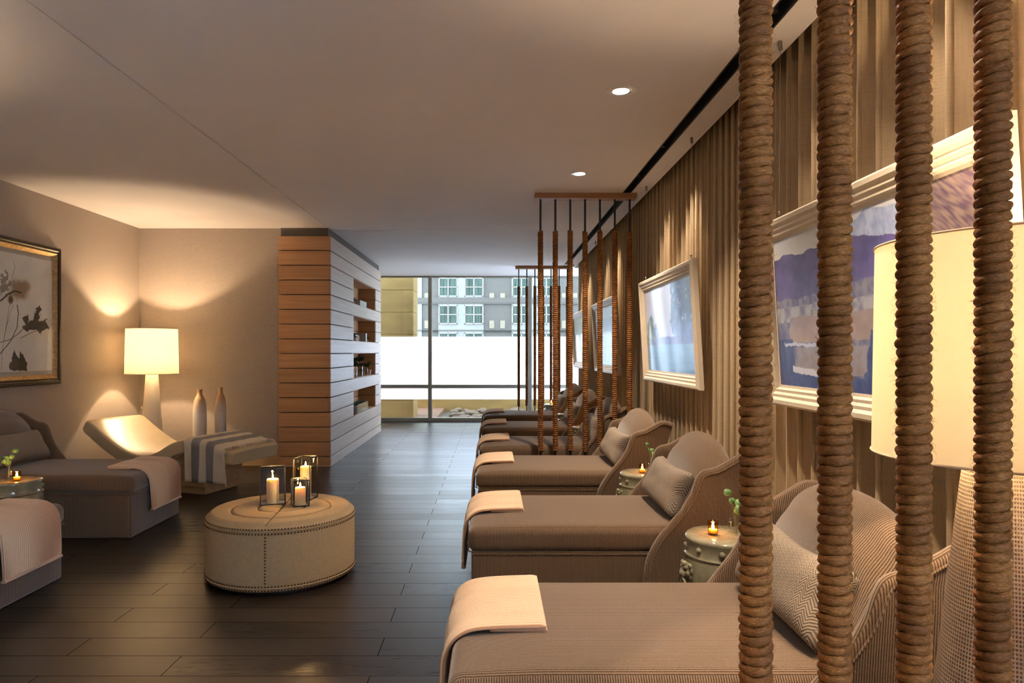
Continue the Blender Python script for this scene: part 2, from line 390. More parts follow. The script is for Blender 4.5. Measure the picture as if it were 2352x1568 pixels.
def smoothcurve(pts, n):
    """Catmull-Rom through pts, n samples"""
    P = [Vector(p) for p in pts]; P = [2*P[0]-P[1]]+P+[2*P[-1]-P[-2]]; out = []
    m = len(P)-3
    for i in range(n):
        u = i/(n-1)*m; k = min(int(u), m-1); t = u-k; a, b, c, d = P[k:k+4]
        out.append(.5*((2*b)+(c-a)*t+(2*a-5*b+4*c-d)*t*t+(3*b-a-3*c+d)*t**3))
    return out
def nz(x, y, z=0, s=1.0): return noise.noise(Vector((x*s, y*s, z*s)))

# ------------------------------------------------------------ room shell
XL, XR, XC = -4.10, 1.80, 1.39; H = 2.75; YB = 7.92; YW = 12.92; XP = -2.40; YR = -2.2
struct(MB().box(XL-.1, XR+.1, YR-.1, YW+.12, -.1, 0).obj('floor', 'floor'))
c = MB(); g = .0045
c.box(XL, -1.9-g, YR, 8.0-g, H, H+.08); c.box(-1.9+g, 1.168, YR, 8.0-g, H, H+.08)
c.box(XP, 1.168, 8.0+g, YW, H, H+.08); c.box(1.246, XC, YR, 8.0-g, H, H+.08); c.box(1.246, XC, 8.0+g, 11.2, H, H+.08)
c.box(1.175, XC, 11.2, YW, H, H+.08); c.box(XC, XR, 11.66, YW, H, H+.08)
c.box(XL, XR, YR, YW, H+.30, H+.35)
struct(c.obj('ceiling', 'ceiling'))
d = MB().box(XL, 1.15, YR, YW, H+.081, H+.09); d.box(1.165, 1.179, YR, 11.2, H+.0012, H+.15); d.box(1.236, 1.25, YR, 11.2, H+.0012, H+.15)
d.box(1.165, 1.25, YR, 11.2, H+.15, H+.16)
struct(d.obj('trim_1', 'slot'))
struct(MB().box(XL-.12, XL, YR, YB+.1, 0, H+.3).obj('wall_left', 'wall'))
struct(MB().box(XL, XP-.05, YB, YB+.12, 0, H+.3).obj('wall_back', 'wall'))
struct(MB().box(XP-.12, XP, YB+.12, YW, 0, H+.3).obj('wall_passage', 'white_wall'))
struct(MB().box(XR, XR+.12, -.25, 11.70, 0, H+.3).box(XR, XR+.12, YR, -.25, H, H+.3).box(XR, XR+.12, 11.70, YW, H, H+.3).obj('wall_right', 'white_wall'))
struct(MB().box(XL, XR, YR-.12, YR, 0, H+.3).obj('wall_rear', 'wall'))
struct(MB().box(XL, XP-.05, YB-.02, YB, 0, .125).obj('baseboard_back', 'lounger_wood', bevel=.003))
struct(MB().box(XL, XL+.02, YR, YB-.02, 0, .125).obj('baseboard_left', 'lounger_wood', bevel=.003))

# ------------------------------------------------------------ window wall
win = bpy.data.objects.new('window_1', None); C.objects.link(win); struct(win)
f = MB(); f.box(XP, XR, YW-.05, YW+.08, 0, .075); f.box(XP, XR, YW-.03, YW+.05, H-.025, H)
f.obj('frame', 'alu', win, bevel=.004)
MB().box(XP, XR, YW-.045, YW+.07, .635, .70).obj('transom', 'alu', win, bevel=.004)
mulls = (-1.185, .70)
for x in mulls: MB().box(x-.035, x+.035, YW-.06, YW+.08, 0, H).obj('mullion', 'alu', win, bevel=.004)
xs = [XP, -1.185, .70, XR]
for a, b in zip(xs, xs[1:]):
    MB().box(a+.03, b-.03, YW+.01, YW+.018, .07, .42).obj('pane', 'glass', win)
    MB().box(a+.03, b-.03, YW+.01, YW+.018, 1.605, H-.02).obj('pane', 'glass', win)
    MB().box(a+.03, b-.03, YW+.019, YW+.022, .42, 1.605).obj('frosted_film', 'film', win)
for n_, x, y0, y1 in ((2, XR+.04, 11.70, YW), (3, XR+.04, -2.15, -.25)):      # unseen frosted glazing added beyond both curtain ends to let in more daylight
    added_win = bpy.data.objects.new('window_%d' % n_, None); C.objects.link(added_win); struct(added_win)
    fr = MB(); fr.box(x-.04, x+.04, y0, y1-.05, 0, .075); fr.box(x-.04, x+.04, y0, y1-.05, H-.03, H); fr.box(x-.04, x+.04, y0, y0+.05, 0, H); fr.box(x-.04, x+.04, y1-.05, y1+.02, 0, H); fr.obj('frame', 'alu', added_win)
    MB().box(x-.003, x+.003, y0+.05, y1-.05, .075, H-.03).obj('added_frosted_pane', 'film', added_win)
struct(MB().box(XP-.1, XR+.3, YW-.03, YW+.1, H, H+.5).obj('trim_2', 'white_wall'))

# ------------------------------------------------------------ outdoors
struct(MB().box(-9, 12, YW+.08, 70, -.25, -.12).obj('terrace_ground', 'gravel'))
dk = MB()
for i in range(26):
    dk.box(-3.6, -1.15+.0*i, YW+.12+i*.14, YW+.12+i*.14+.134, -.12, -.02, tone=random.random())
struct(dk.obj('terrace_deck', 'deck'))
struct(MB().box(-9, 12, 16.4, 16.7, -.12, .9).obj('parapet_wall', 'concrete_y'))
p = MB()
for k in range(9): p.box(-4.2, -1.62, 13.9, 14.7, -.12+k*.45, -.12+k*.45+.438)
p.box(-4.19, -1.63, 13.91, 14.69, -.12, 3.9)
struct(p.obj('terrace_pillar', 'concrete_y', bevel=.006))
# river rocks
rock_meshes = []
for k in range(4):
    r = MB(); r.ball((0, 0, 0), 1, 12, 8)
    r.v = [tuple(Vector(v)*(1+.22*nz(v[0]+k*5, v[1], v[2], 1.3))) for v in r.v]
    rock_meshes.append(r)
protos = []
for k in range(170):
    x = random.uniform(-1.05, 2.3); y = random.uniform(13.35, 16.15)
    if x < -1.05+max(0, (y-14.5))*.15: x += .5
    s = random.uniform(.055, .10)
    if k < 4:
        o = rock_meshes[k].obj('river_rock', 'rock', smooth=True, split=180); protos.append(o)
        tag(o, 'smooth brown river rock in the bed beyond the window', 'rock', 'river rocks beyond the window')
    else:
        o = protos[k % 4].copy(); C.objects.link(o)
    o.location = (x, y, -.12+s*.45+random.choice((0, .04))); o.scale = (s*random.uniform(1, 1.5), s, s*.6); o.rotation_euler = (0, 0, random.uniform(0, 6))
# apartment building far behind
def building():
    t = thing('apartment_building', 'grey apartment block with white-framed green windows seen through the far glass', 'building', (0, 70, 0))
    k = .04464
    px = lambda x: (x-1132)*k
    pz = lambda y: EYE+(808-y)*k
    w_ = MB(); w_.box(px(860), px(1700), 0, 6, -2, pz(540)); w_.obj('wall', 'facade', t)
    lp = MB(); jn = MB()
    bays = [(1008, 1110), (1176, 1276), (1344, 1444), (862, 968)]
    rows = [638, 701, 764, 827, 890, 575]
    for a, b in bays:
        lp.box(px(a-1), px(b+1), -.12, .1, -1.5, pz(545))
    for y in rows: jn.box(px(862), px(1698), -.20, 0, pz(y+57)-.03, pz(y+57)+.03)
    lp.obj('light_panel', 'facade_l', t); jn.obj('joint', 'joint', t)
    gb = MB()
    for y in rows: gb.box(px(862), px(1698), -.17, 0, pz(y+60), pz(y+46 if y == 638 else y+60)+.01)
    gb.obj('spandrel', 'facade', t)
    for a, b in bays[:3]:
        for y in rows:
            for x in (a, b-43):
                fr = MB(); x0, x1, z1, z0 = px(x), px(x+43), pz(y), pz(y+43)
                fr.box(x0, x1, -.25, -.10, z0, z0+.09); fr.box(x0, x1, -.25, -.10, z1-.09, z1); fr.box(x0, x0+.09, -.25, -.1, z0, z1); fr.box(x1-.09, x1, -.25, -.1, z0, z1)
                fr.box((x0+x1)/2-.05, (x0+x1)/2+.05, -.25, -.1, z0, z1); fr.box(x0, x1, -.25, -.1, (z0+z1)/2-.04, (z0+z1)/2+.04)
                f_ = fr.obj('window', 'bwhite', t)
                MB().box(x0+.05, x1-.05, -.18, -.13, z0+.05, z1-.05).obj('pane', 'bpane', f_)
    for x in (975, 1124, 1149, 1290, 1315):
        for y in (673, 736):
            MB().box(px(x), px(x+11), -.08, .05, pz(y+18), pz(y)).obj('vent', 'bvent', t)
building()

# ------------------------------------------------------------ timber clad partition with niches
def partition():
    t = thing('clad_partition', 'oak plank clad partition with four display niches in its side, by the window end', 'partition', (-1.87, 7.86, 0))
    zk = [2.654-.1695*k for k in range(16)]+[0.0]
    L = 3.55; WID = .60; D = .26; th = .022
    n0, n1 = 1.31, 3.02
    co = MB(); co.box(-WID+.02, -D-.03, .03, L-.03, .01, 2.749); co.box(-D-.03, -.03, .03, n0-.03, .01, 2.749); co.box(-D-.03, -.03, n1+.03, L-.03, .01, 2.749)
    for a, b in ((0, 2), (4, 5), (7, 8), (10, 11), (13, 16)):
        z1 = 2.749 if a == 0 else zk[a]-.012; z0 = .01 if b == 16 else zk[b]+.012
        co.box(-D-.03, -.03, n0-.03, n1+.03, z0, z1)
    co.obj('core', 'core', t)
    fr = MB(); sd = MB()
    for k in range(16):
        z1 = zk[k]-.005; z0 = zk[k+1]+.005 if k < 15 else 0.0
        fr.box(-WID-(.0), .0, 0, .03, z0, z1, tone=random.random())
        nic = any(a <= k < a+2 for a in (2, 5, 8, 11))
        tn = random.random()
        segs = [(0.031, n0), (n1, L)] if nic else [(0.031, L)]
        for a, b in segs: sd.box(-th, 0, a, b, z0, z1, tone=tn)
    fr.obj('front_cladding', 'oak', t, bevel=.003); sd.obj('side_cladding', 'oak_side_daylit', t, bevel=.003)
    for a in (2, 5, 8, 11):
        n = MB(); zt, zb = zk[a]+.0, zk[a+2]-.0
        for zz0, zz1 in ((zb, (zb+zt)/2-.004), ((zb+zt)/2+.004, zt)):
            n.box(-D-.02, -D, n0, n1, zz0, zz1); n.box(-D, -th, n0-.015, n0, zz0, zz1); n.box(-D, -th, n1, n1+.015, zz0, zz1)
        n.box(-D-.02, -th, n0-.012, n1+.012, zb-.006, zb+.002); n.box(-D-.02, -th, n0-.012, n1+.012, zt-.002, zt+.006)
        n.obj('niche', 'oak', t)
    MB().box(-WID+.01, .002, -.002, L, 0, .006).obj('toe_strip', 'white_trim', t)
partition()

# ------------------------------------------------------------ curtain
def curtain():
    Y0, Y1 = 1.15, 11.62; n = 1700; zs = [.015, .3, .7, 1.1, 1.5, 1.9, 2.3, 2.7, 3.0]
    ph = 0; rows = []; phs = []
    for i in range(n+1):
        y = Y0+(Y1-Y0)*i/n
        per = .128+.030*nz(y*1.3, 3.1)+.022*nz(y*4.1, 8.2)
        ph += 2*pi*(Y1-Y0)/n/max(per, .05); phs.append(ph)
    vs = []; m = len(zs)
    for i in range(n+1):
        y = Y0+(Y1-Y0)*i/n
        for z in zs:
            lo = 1-(z/3.0)
            p_ = phs[i]+.5*lo*nz(y*.9, z*.35, 4.2)
            amp = .040+.010*nz(y*1.7, z*.3, 1)
            x = 1.485-amp*(sin(p_)+.22*sin(2*p_+.8))-.008*nz(y*.8, z*.2)
            yy = y+.026*cos(p_)
            vs.append((x, yy, z))
    fs = [(i*m+j, (i+1)*m+j, (i+1)*m+j+1, i*m+j+1) for i in range(n) for j in range(m-1)]
    mb = MB(); mb.add(vs, fs); o = mb.obj('curtain', 'curtain', smooth=True, split=180)
    s = o.modifiers.new('thick', 'SOLIDIFY'); s.thickness = .002
    tag(o, 'long beige pleated linen curtain covering the right side wall', 'curtain')
    r = MB(); r.box(1.44, 1.50, Y0, Y1, 2.985, 3.02); o2 = r.obj('curtain_track', 'white_trim', o)
curtain()

# ------------------------------------------------------------ ceiling fittings
def downlight():
    t = thing('recessed_downlight', '', 'ceiling light')
    r = MB(); r.lathe([(.062, -.001), (.075, -.006), (.085, -.003), (.085, 0), (.062, 0), (.062, -.001)], 32); r.obj('trim_ring', 'white_trim', t, smooth=True)
    r = MB(); r.lathe([(.062, -.0005), (.050, -.0015), (.046, -.002), (.046, -.0028), (.064, -.0008)], 32); r.obj('reflector', 'reflector', t, smooth=True)
    r = MB(); r.lathe([(.001, -.0045), (.025, -.0042), (.044, -.003), (.044, -.001), (.001, -.001)], 32); r.obj('bulb', 'lit', t, smooth=True)
    return t
base_dl = None
for i, (x, y, lab) in enumerate([(.703, 3.75, 'round white recessed ceiling downlight, nearer one over the chaises'), (.697, 5.49, 'round white recessed ceiling downlight, smaller one just before the rope divider beam'),
                     (.70, 1.95, 'added round white recessed downlight above the nearest chaise, out of view'), (-.9, .2, 'added round white recessed downlight behind the viewpoint, out of view')]):  # last two are unseen fittings, added to brighten the room
    if i == 0: t = downlight(); base_dl = t; t.location = (x, y, H); t['label'] = lab
    else: t = dup(base_dl, (x, y, H), 0, lab)
    t['group'] = 'recessed ceiling downlights'
    light('downlight_beam', 'SPOT', (x, y, H-.02), P_DOWN, WARM2, spot_size=radians(105), spot_blend=.8, shadow_soft_size=.04)
def track_head():
    t = thing('track_spotlight', '', 'spotlight')
    r = MB(); r.lathe([(.001, .0), (.022, .0), (.022, .06), (.001, .06)], 16); r.obj('housing', 'slot', t, smooth=True)
    return t
th0 = None
PICS = [(1.74, 3.34), (4.47, 6.08), (7.35, 9.0), (9.75, 11.35)]
for i, (a, b) in enumerate(PICS):
    for q in (.25, .75):
        y = a+(b-a)*q
        lab = 'black ceiling slot spotlight aimed at the %s half of the %s picture' % (('near', 'far')[q > .5], ('purple hills', 'blue trees', 'pale blue', 'yellow-green')[i])
        if th0 is None: th0 = track_head(); t = th0
        else: t = dup(th0, (0, 0, 0), 0)
        t.location = (1.207, y, H+.03); t['label'] = lab; t['group'] = 'spotlights in the ceiling slot'
        v = Vector((1.36, y+(.12 if q < .5 else -.12), 1.3))-Vector((1.207, y, H+.02))
        light('track_beam', 'SPOT', (1.207, y, H+.02), P_TRACK*(.5 if i == 0 else 1), WARM2, rot=v.to_track_quat('-Z', 'Y').to_euler(), spot_size=radians(75), spot_blend=.9, shadow_soft_size=.02)

# ------------------------------------------------------------ rope dividers
def rope_mesh(z0, z1, segs, ring, fuzz=0, pitch=.0160, seed=0, R=.0195, r0=.0083):
    mb = MB(); turns = int((z1-z0)/pitch); N = turns*segs; loops = []
    for i in range(N+1):
        th = 2*pi*i/segs; tt = th/(2*pi)
        z = z0+tt*pitch+.0026*sin(th+2.2*nz(tt*.13, seed))*(.45+nz(tt*.17, 3+seed))
        Rr = R+.0020*nz(tt*.9, 7+seed)+.0006*nz(tt*5, 1)
        er = Vector((cos(th), sin(th), 0)); ez = Vector((0, 0, 1)); c_ = er*Rr+Vector((0, 0, z)); tw = th*3.6
        loop = []
        for j in range(ring):
            a = 2*pi*j/ring
            rr = r0*(1+.30*abs(cos(1.5*a-tw*.5))**.6-.17)*(1+.05*nz(tt*3, a))
            loop.append(c_+er*(cos(a)*rr*.92)+ez*(sin(a)*rr*1.06))
        loops.append(loop)
    mb.loft(loops)
    rnd = random.Random(seed+5)
    for i in range(fuzz):
        z = rnd.uniform(z0, z1); th = rnd.uniform(0, 2*pi); d = Vector((cos(th), sin(th), 0)); p = d*.0265+Vector((0, 0, z))
        L = rnd.uniform(.003, .010); tq = Vector((-sin(th), cos(th), 0))*rnd.uniform(-1, 1); up = Vector((0, 0, rnd.uniform(-.8, .8)))
        q = p+(d*rnd.uniform(.4, 1)+tq+up).normalized()*L; q2 = q+(tq+up*1.5).normalized()*L*.6
        mb.tube([p, q, q2], [.00022, .00018, .0001], 3, False)
    return mb
near_rope = rope_mesh(.40, 2.42, 48, 18, 1500, .0168); near_me = None
far_rope = rope_mesh(.414, 2.42, 28, 9, 0, .0175, 4, .0175, .0084); far_me = None
def divider(Y, X0, label, near):
    global near_me, far_me
    t = thing('rope_divider', label, 'room divider', (X0+.405, Y, 0), 0, 'rope dividers between the chaise groups')
    b = MB(); b.box(-.46, .46, -.06, .06, H-.048, H); b.obj('header_beam', 'beam', t, bevel=.002)
    for k in range(7):
        x = -.405+.135*k
        if k == 0 and far_me is None and near_me is None:
            pm = MB(); pm.tube([(0, 0, 0.0), (0, 0, H-.047)], .0095, 12); post = pm.obj('post', 'dark', t, smooth=True); divider.post = post
        else: post = divider.post.copy(); C.objects.link(post); post.parent = t
        post.location = (x, 0, 0)
        if near:
            if near_me is None: o = near_rope.obj('rope_wrap', 'rope', post, smooth=True, split=180); near_me = o
            else: o = near_me.copy(); C.objects.link(o); o.parent = post
        else:
            if far_me is None: o = far_rope.obj('rope_wrap', 'rope', post, smooth=True, split=180); far_me = o
            else: o = far_me.copy(); C.objects.link(o); o.parent = post
        o.rotation_euler = (0, 0, k*1.37); o.location = (0, 0, (k % 3)*.004)
        if not near and far_me: pass
    MB().box(-.44, .44, -.03, .03, 0, .006).obj('floor_plate', 'dark', t)
    return t
divider(1.166, .449, 'nearest rope wrapped post divider, big jute posts close on the right', True)
divider(6.205, .433, 'middle rope wrapped post divider behind the third chaise, hung from wooden beam', False)
divider(11.41, .433, 'farthest rope wrapped post divider in front of the window wall', False)

# ------------------------------------------------------------ chaises
WSEAT = .385
def make_chaise():
    t = thing('chaise_lounge', '', 'chaise')
    b = MB(); b.rbox((.012, -WSEAT+.008, 0), (1.22, WSEAT-.008, .31), .018, (10, 6, 3), 3); b.obj('base', 'chaise', t, smooth=True, split=180)
    def crown(x, y, z):
        if z > .38:
            u = min(1, abs(y)/WSEAT); v_ = min(1, max(0, x)/.25)
            z += .018*(1-u**4)*min(1, v_)**.5-.006*(1-min(1, v_))
        return (x, y, z)
    s = MB(); s.rbox((-.006, -WSEAT-.004, .312), (1.10, WSEAT+.004, .442), .045, (16, 10, 2), 5, crown); s.obj('seat_cushion', 'chaise', t, smooth=True, split=180)
    # piping along the cushion's top edge
    for zz in (.318,):
        q = .0; pth = [(1.0, -WSEAT-.003, zz), (.02, -WSEAT-.003, zz), (-.004, -WSEAT+.02, zz), (-.004, WSEAT-.02, zz), (.02, WSEAT+.003, zz), (1.0, WSEAT+.003, zz)]
        MB().tube(pth, .0035, 6).obj('piping', 'chaise', t, smooth=True)
    # backrest pad, lofted across the width
    loops = []; n = 30; hw = WSEAT-.005
    for i in range(n+1):
        y = -hw+2*hw*i/n; u = abs(y)/hw
        zt = .745+.125*(1-u**2.8)
        bulge = .035*(1-u**2)
        prof = [(1.07-bulge*.6, .40), (1.10-bulge, .50), (1.14-bulge, .585), (1.182-bulge, zt-.12), (1.225-bulge*.8, zt-.06), (1.25-bulge*.5, zt-.02), (1.285, zt), (1.315, zt-.012), (1.335, zt-.05), (1.335, zt-.12), (1.30, .5), (1.25, .2), (1.21, .0), (1.0, .0)]
        pp = smoothcurve([(a, 0, b_) for a, b_ in prof[:11]], 34)
        loops.append([(p_.x, y, p_.z) for p_ in pp]+[(1.25, y, .2), (1.21, y, 0), (1.02, y, 0)])
    bk = MB(); bk.loft(loops); bk.obj('backrest', 'chaise', t, smooth=True, split=70)
    # wings
    F = smoothcurve([(.88, 0, 0), (.885, 0, .16), (.90, 0, .28), (.94, 0, .37), (1.00, 0, .45), (1.065, 0, .53), (1.11, 0, .61), (1.135, 0, .68), (1.16, 0, .715), (1.225, 0, .732), (1.29, 0, .768), (1.35, 0, .797), (1.42, 0, .782)], 60)
    for sgn in (-1, 1):
        loops = []; r = .022; m = 7
        for i, p_ in enumerate(F):
            tt = i/59
            bz = p_.z*(.97) if tt < .97 else p_.z-.012
            bx = 1.21+.21*min(1, (p_.z/.78))**1.2; bx = max(bx, p_.x+.004)
            flare = .030*min(1, max(0, (p_.z-.25)/.4))**1.3
            yc = WSEAT+.024
            L = []
            for s_ in range(m+1):           # outer side, back to front
                q = 1-s_/m; x = p_.x+(bx-p_.x)*q; z = p_.z+(bz-p_.z)*q; fl = flare*(1-q*.75)
                L.append((x, sgn*(yc+fl+r), z))
            dirv = Vector((p_.x-bx, 0, p_.z-bz)); 
            # direction out of the rim: normal of the front curve
            a = F[max(i-1, 0)]; b_ = F[min(i+1, 59)]; tg = (b_-a).normalized(); nrm = Vector((-tg.z, 0, tg.x))
            for k in range(1, 6):
                an = pi/2-pi*k/6
                L.append((p_.x+nrm.x*cos(an)*r, sgn*(yc+flare+sin(an)*r), p_.z+nrm.z*cos(an)*r))
            for s_ in range(m+1):
                q = s_/m; x = p_.x+(bx-p_.x)*q; z = p_.z+(bz-p_.z)*q; fl = flare*(1-q*.75)
                L.append((x, sgn*(yc+fl-r-.012*q), z))
            loops.append(L)
        wg = MB(); wg.loft(loops); ob = wg.obj('wing', 'chaise', t, smooth=True, split=75)
        # piping down the front edge of the wing, on its outer side
        pp = [(p_.x+.004, sgn*(WSEAT+.024+.030*min(1, max(0, (p_.z-.25)/.4))**1.3+r+.0005), p_.z-.002) for p_ in F[::2]]
        MB().tube(pp, .0035, 6).obj('piping', 'chaise', ob, smooth=True)
    return t
def make_pillow():
    t = thing('lumbar_pillow', '', 'pillow')
    n, m = 34, 18; a, b, th = .31, .125, .075; vs = []; mb = MB()
    for side in (1, -1):
        g = []
        for i in range(n+1):
            u = -1+2*i/n
            for j in range(m+1):
                v = -1+2*j/m
                pin = 1-.10*(1-abs(v))**1.0*abs(u)**3; pin2 = 1-.13*(1-abs(u))*abs(v)**3
                h = th*((1-u**4)*(1-v**4))**.42
                h *= 1+.08*nz(u*2, v*2, side)
                g.append((side*h+.0, u*a*pin, v*b*pin2))
        fs = [(i*(m+1)+j, (i+1)*(m+1)+j, (i+1)*(m+1)+j+1, i*(m+1)+j+1) for i in range(n) for j in range(m)]
        mb.add(g, fs)
    o = mb.obj('cover', 'pillow', t, smooth=True, split=180); o.location = (0, 0, 0)
    w_ = o.modifiers.new('weld', 'WELD'); w_.merge_threshold = .0015
    return t
def make_throw(hang=.155, name='throw_blanket'):
    # local: x=0 at foot edge of chaise, +x onto the seat; y centre
    Wt = .24; path = []
    pts = [(.285, .474), (.24, .472), (.16, .470), (.08, .464), (.035, .452), (-.002, .425), (-.022, .385), (-.030, .33), (-.034, .25), (-.038, hang)]
    C0 = smoothcurve([(a, 0, b) for a, b in pts], 46)
    th = .017; ny = 150; loops = []
    for i, p_ in enumerate(C0):
        a = C0[max(i-1, 0)]; b = C0[min(i+1, 45)]; tg = (b-a).normalized(); nr = Vector((tg.z, 0, -tg.x))
        if nr.z < 0 and i < 5: nr = -nr
        if i >= 5 and nr.dot(prev) < 0: nr = -nr
        prev = nr
        endk = 1-.75*max(0, 1-i/3)**2
        if i > 42: endk = 1-.5*((i-42)/3)
        outer = []; inner = []
        sag = i/45
        wv = .005*sag
        for j in range(ny+1):
            y = -Wt+2*Wt*j/ny; e = min(1, (Wt-abs(y))/.012)
            rib = .0030*sin(2*pi*y/.013)*min(1, e)
            w_ = wv*sin(y*23+sag*2)+.003*nz(y*8, i*.1)
            h = th*.5*endk*(sqrt(max(0, 1-(1-e)**2))*.85+.15)
            yy = y*(1-.03*sag*sag)
            outer.append(p_+nr*(h+rib+w_)+Vector((0, yy, 0))); 
            if j % 6 == 0 or j == ny: inner.append(p_+nr*(-h*.8+w_*.4)+Vector((0, yy, 0)))
        loops.append(outer+inner[::-1])
    mb = MB(); mb.loft(loops); t = thing(name, '', 'throw')
    mb.obj('blanket', 'throw', t, smooth=True, split=180)
    # second folded layer on the seat, showing at the fold
    m2 = MB(); m2.rbox((.11, -Wt+.004, .4575), (.288, Wt-.004, .4675), .0049, (10, 12, 1), 2); m2.obj('under_fold', 'throw', t, smooth=True, split=180)
    hm = MB(); pe = C0[-1]
    hm.rbox((pe.x-.013, -Wt*.97, pe.z-.004), (pe.x+.013, Wt*.97, pe.z+.012), .006, (1, 20, 1), 2); hm.obj('hem', 'throw', t, smooth=True, split=180)
    return t
ch = make_chaise(); pi_ = make_pillow(); tw_ = make_throw()
XF = -.12
right_far = [2.61, 4.18, 5.78, 7.095, 8.62, 10.16]
names = ['chaise nearest the viewpoint', 'second right chaise', 'third right chaise', 'fourth right chaise', 'fifth right chaise', 'farthest right chaise']
clab = ['brown ribbed wing chaise in the foreground, partly behind the big rope posts', 'brown ribbed wing chaise, second from the front of the right row', 'brown ribbed wing chaise, third in the right row, before the rope divider',
        'brown ribbed wing chaise, fourth in the right row, just beyond the rope divider', 'brown ribbed wing chaise, fifth in the right row, last but one', 'brown ribbed wing chaise, farthest of the right row, nearest the window']
first = True
def place_set(x, y, rz, lab, which, hd):
    """chaise with its pillow and its throw; x,y at middle of foot edge"""
    global first
    dx, dy = cos(rz), sin(rz)
    def P(u, v, z): return (x+dx*u-dy*v, y+dy*u+dx*v, z)
    px_, pr = P(1.045, .0, .575), (0, radians(27), rz)
    if first:
        c_, p_, t_ = ch, pi_, tw_; first = False
        c_.location = P(0, 0, 0); c_.rotation_euler = (0, 0, rz)
    else:
        c_ = dup(ch, P(0, 0, 0), rz); p_ = dup(pi_); t_ = dup(tw_)
    p_.location = P(1.085, 0, .582); p_.rotation_euler = (0, radians(28), rz)
    v = .105 if rz == 0 else -.05
    t_.location = P(0, v, 0); t_.rotation_euler = (0, 0, rz)
    c_['label'] = lab; p_['label'] = 'grey herringbone lumbar pillow on the '+which; t_['label'] = 'peach ribbed throw over the foot of the '+which
    c_['group'] = 'ribbed wing chaises'; p_['group'] = 'lumbar pillows on the chaises'; t_['group'] = 'throws on the chaises'
for yf, l, nme in zip(right_far, clab, names): place_set(XF, yf-WSEAT, 0, l, nme, 1)
place_set(-2.545, 5.195, pi, 'dark ribbed wing chaise by the left wall, in front of the leather lounger', 'left chaise in front of the leather lounger', -1)
place_set(-2.50, 3.61, pi, 'dark ribbed chaise foot at the left picture edge, nearest on the left side', 'left chaise cut by the picture edge', -1)

# ------------------------------------------------------------ garden stools with votive and bottle
def make_stool():
    t = thing('garden_stool', '', 'stool')
    R = lambda z: interp([(0, .135), (.03, .140), (.12, .168), (.22, .186), (.32, .186), (.40, .172), (.425, .166), (.50, .163)], z)
    prof = [(.12, 0), (.136, .0)]+[(R(z/100), z/100) for z in range(1, 42)]+[(.170, .414), (.175, .419), (.170, .424), (.166, .43), (.167, .47), (.170, .482), (.172, .490), (.168, .498), (.160, .503), (.10, .5045), (.055, .5040), (.05, .503), (.0005, .5035)]
    prof = [(.001, .002)]+prof
    b = MB(); b.lathe(prof, 64); b.obj('body', 'glaze', t, smooth=True, split=60)
    for row in (.455, .075):
        for k in range(10):
            a = 2*pi*(k+.5)/10; r = R(row)+.001
            s = MB(); s.ball((0, 0, 0), .0140, 12, 8); o = s.obj('boss', 'glaze', t, smooth=True, split=180) if (k == 0 and row > .4) else None
            if o: make_stool.boss = o
            else: o = make_stool.boss.copy(); C.objects.link(o)
            o.location = (r*cos(a), r*sin(a), row)
    # lion masks with ring handles
    for a in (pi, 0):
        q = MB()
        def blob(dx, dy, dz, r, sc3=(1, 1, 1)): q.ball((dx, dy, dz), r, 10, 8, sc3)
        blob(.0, 0, .0, .030, (.6, 1, 1.0)); blob(.018, 0, -.008, .017, (1, 1, .9)); blob(.016, 0, .008, .010, (.9, .8, 1.3))
        for s_ in (-1, 1):
            blob(.016, s_*.012, .015, .008); blob(.006, s_*.027, .024, .010, (.7, 1, 1)); blob(.010, s_*.020, -.004, .011); blob(.022, s_*.008, -.012, .008)
            blob(.004, s_*.030, .006, .010, (.6, 1, 1.4)); blob(.004, s_*.026, -.018, .010, (.6, 1, 1.3))
        blob(.012, 0, .026, .012); blob(.018, 0, -.024, .009)
        q.v = [(x*1.2, y*1.2, z*1.2) for x, y, z in q.v]
        ms = q.obj('lion_mask', 'glaze', t, smooth=True, split=180, loc=(.182*cos(a), .182*sin(a), .355), rot=(0, 0, a))
        rg = MB(); rg.tube([(.026+.004*cos(u), .034*sin(u), -.066+.040*cos(u)) for u in [2*pi*i/24 for i in range(25)]], .0055, 8, False)
        rg.obj('ring', 'glaze', ms, smooth=True, split=180)
    for ch_ in list(C.objects):
        if ch_.name.startswith('boss') and ch_.parent is None: ch_.parent = t
    return t
def make_votive():
    t = thing('votive_candle', '', 'candle')
    r = MB(); r.lathe([(.001, .0005), (.020, .0005), (.0225, .004), (.0235, .06), (.0215, .06), (.0205, .008), (.001, .007)], 24); r.obj('cup', 'amber', t, smooth=True)
    r = MB(); r.lathe([(.001, .009), (.018, .009), (.018, .024), (.001, .024)], 20); r.obj('wax', 'wax', t, smooth=True)
    r = MB(); r.lathe([(.0005, .024), (.0055, .030), (.0065, .036), (.004, .046), (.0004, .056)], 12); r.obj('flame', 'flame', t, smooth=True)
    return t
def leaf_disc(mb, c, r, n, tilt):
    d = Vector(n).normalized(); a = d.cross(Vector((0, 0, 1))); a = a.normalized() if a.length > .01 else Vector((1, 0, 0)); b = d.cross(a)
    loops = [[], [], []]
    N = 12; cv = Vector(c)
    top = [cv+a*cos(2*pi*i/N)*r+b*sin(2*pi*i/N)*r*.85+d*.12*r*(cos(4*pi*i/N)) for i in range(N)]
    vs = [p+d*.0006 for p in top]+[p-d*.0006 for p in top]+[cv+d*.0016, cv-d*.0012]
    fs = [(i, (i+1) % N, 2*N) for i in range(N)]+[(N+(i+1) % N, N+i, 2*N+1) for i in range(N)]+[(i, N+i, N+(i+1) % N, (i+1) % N) for i in range(N)]
    mb.add(vs, fs)
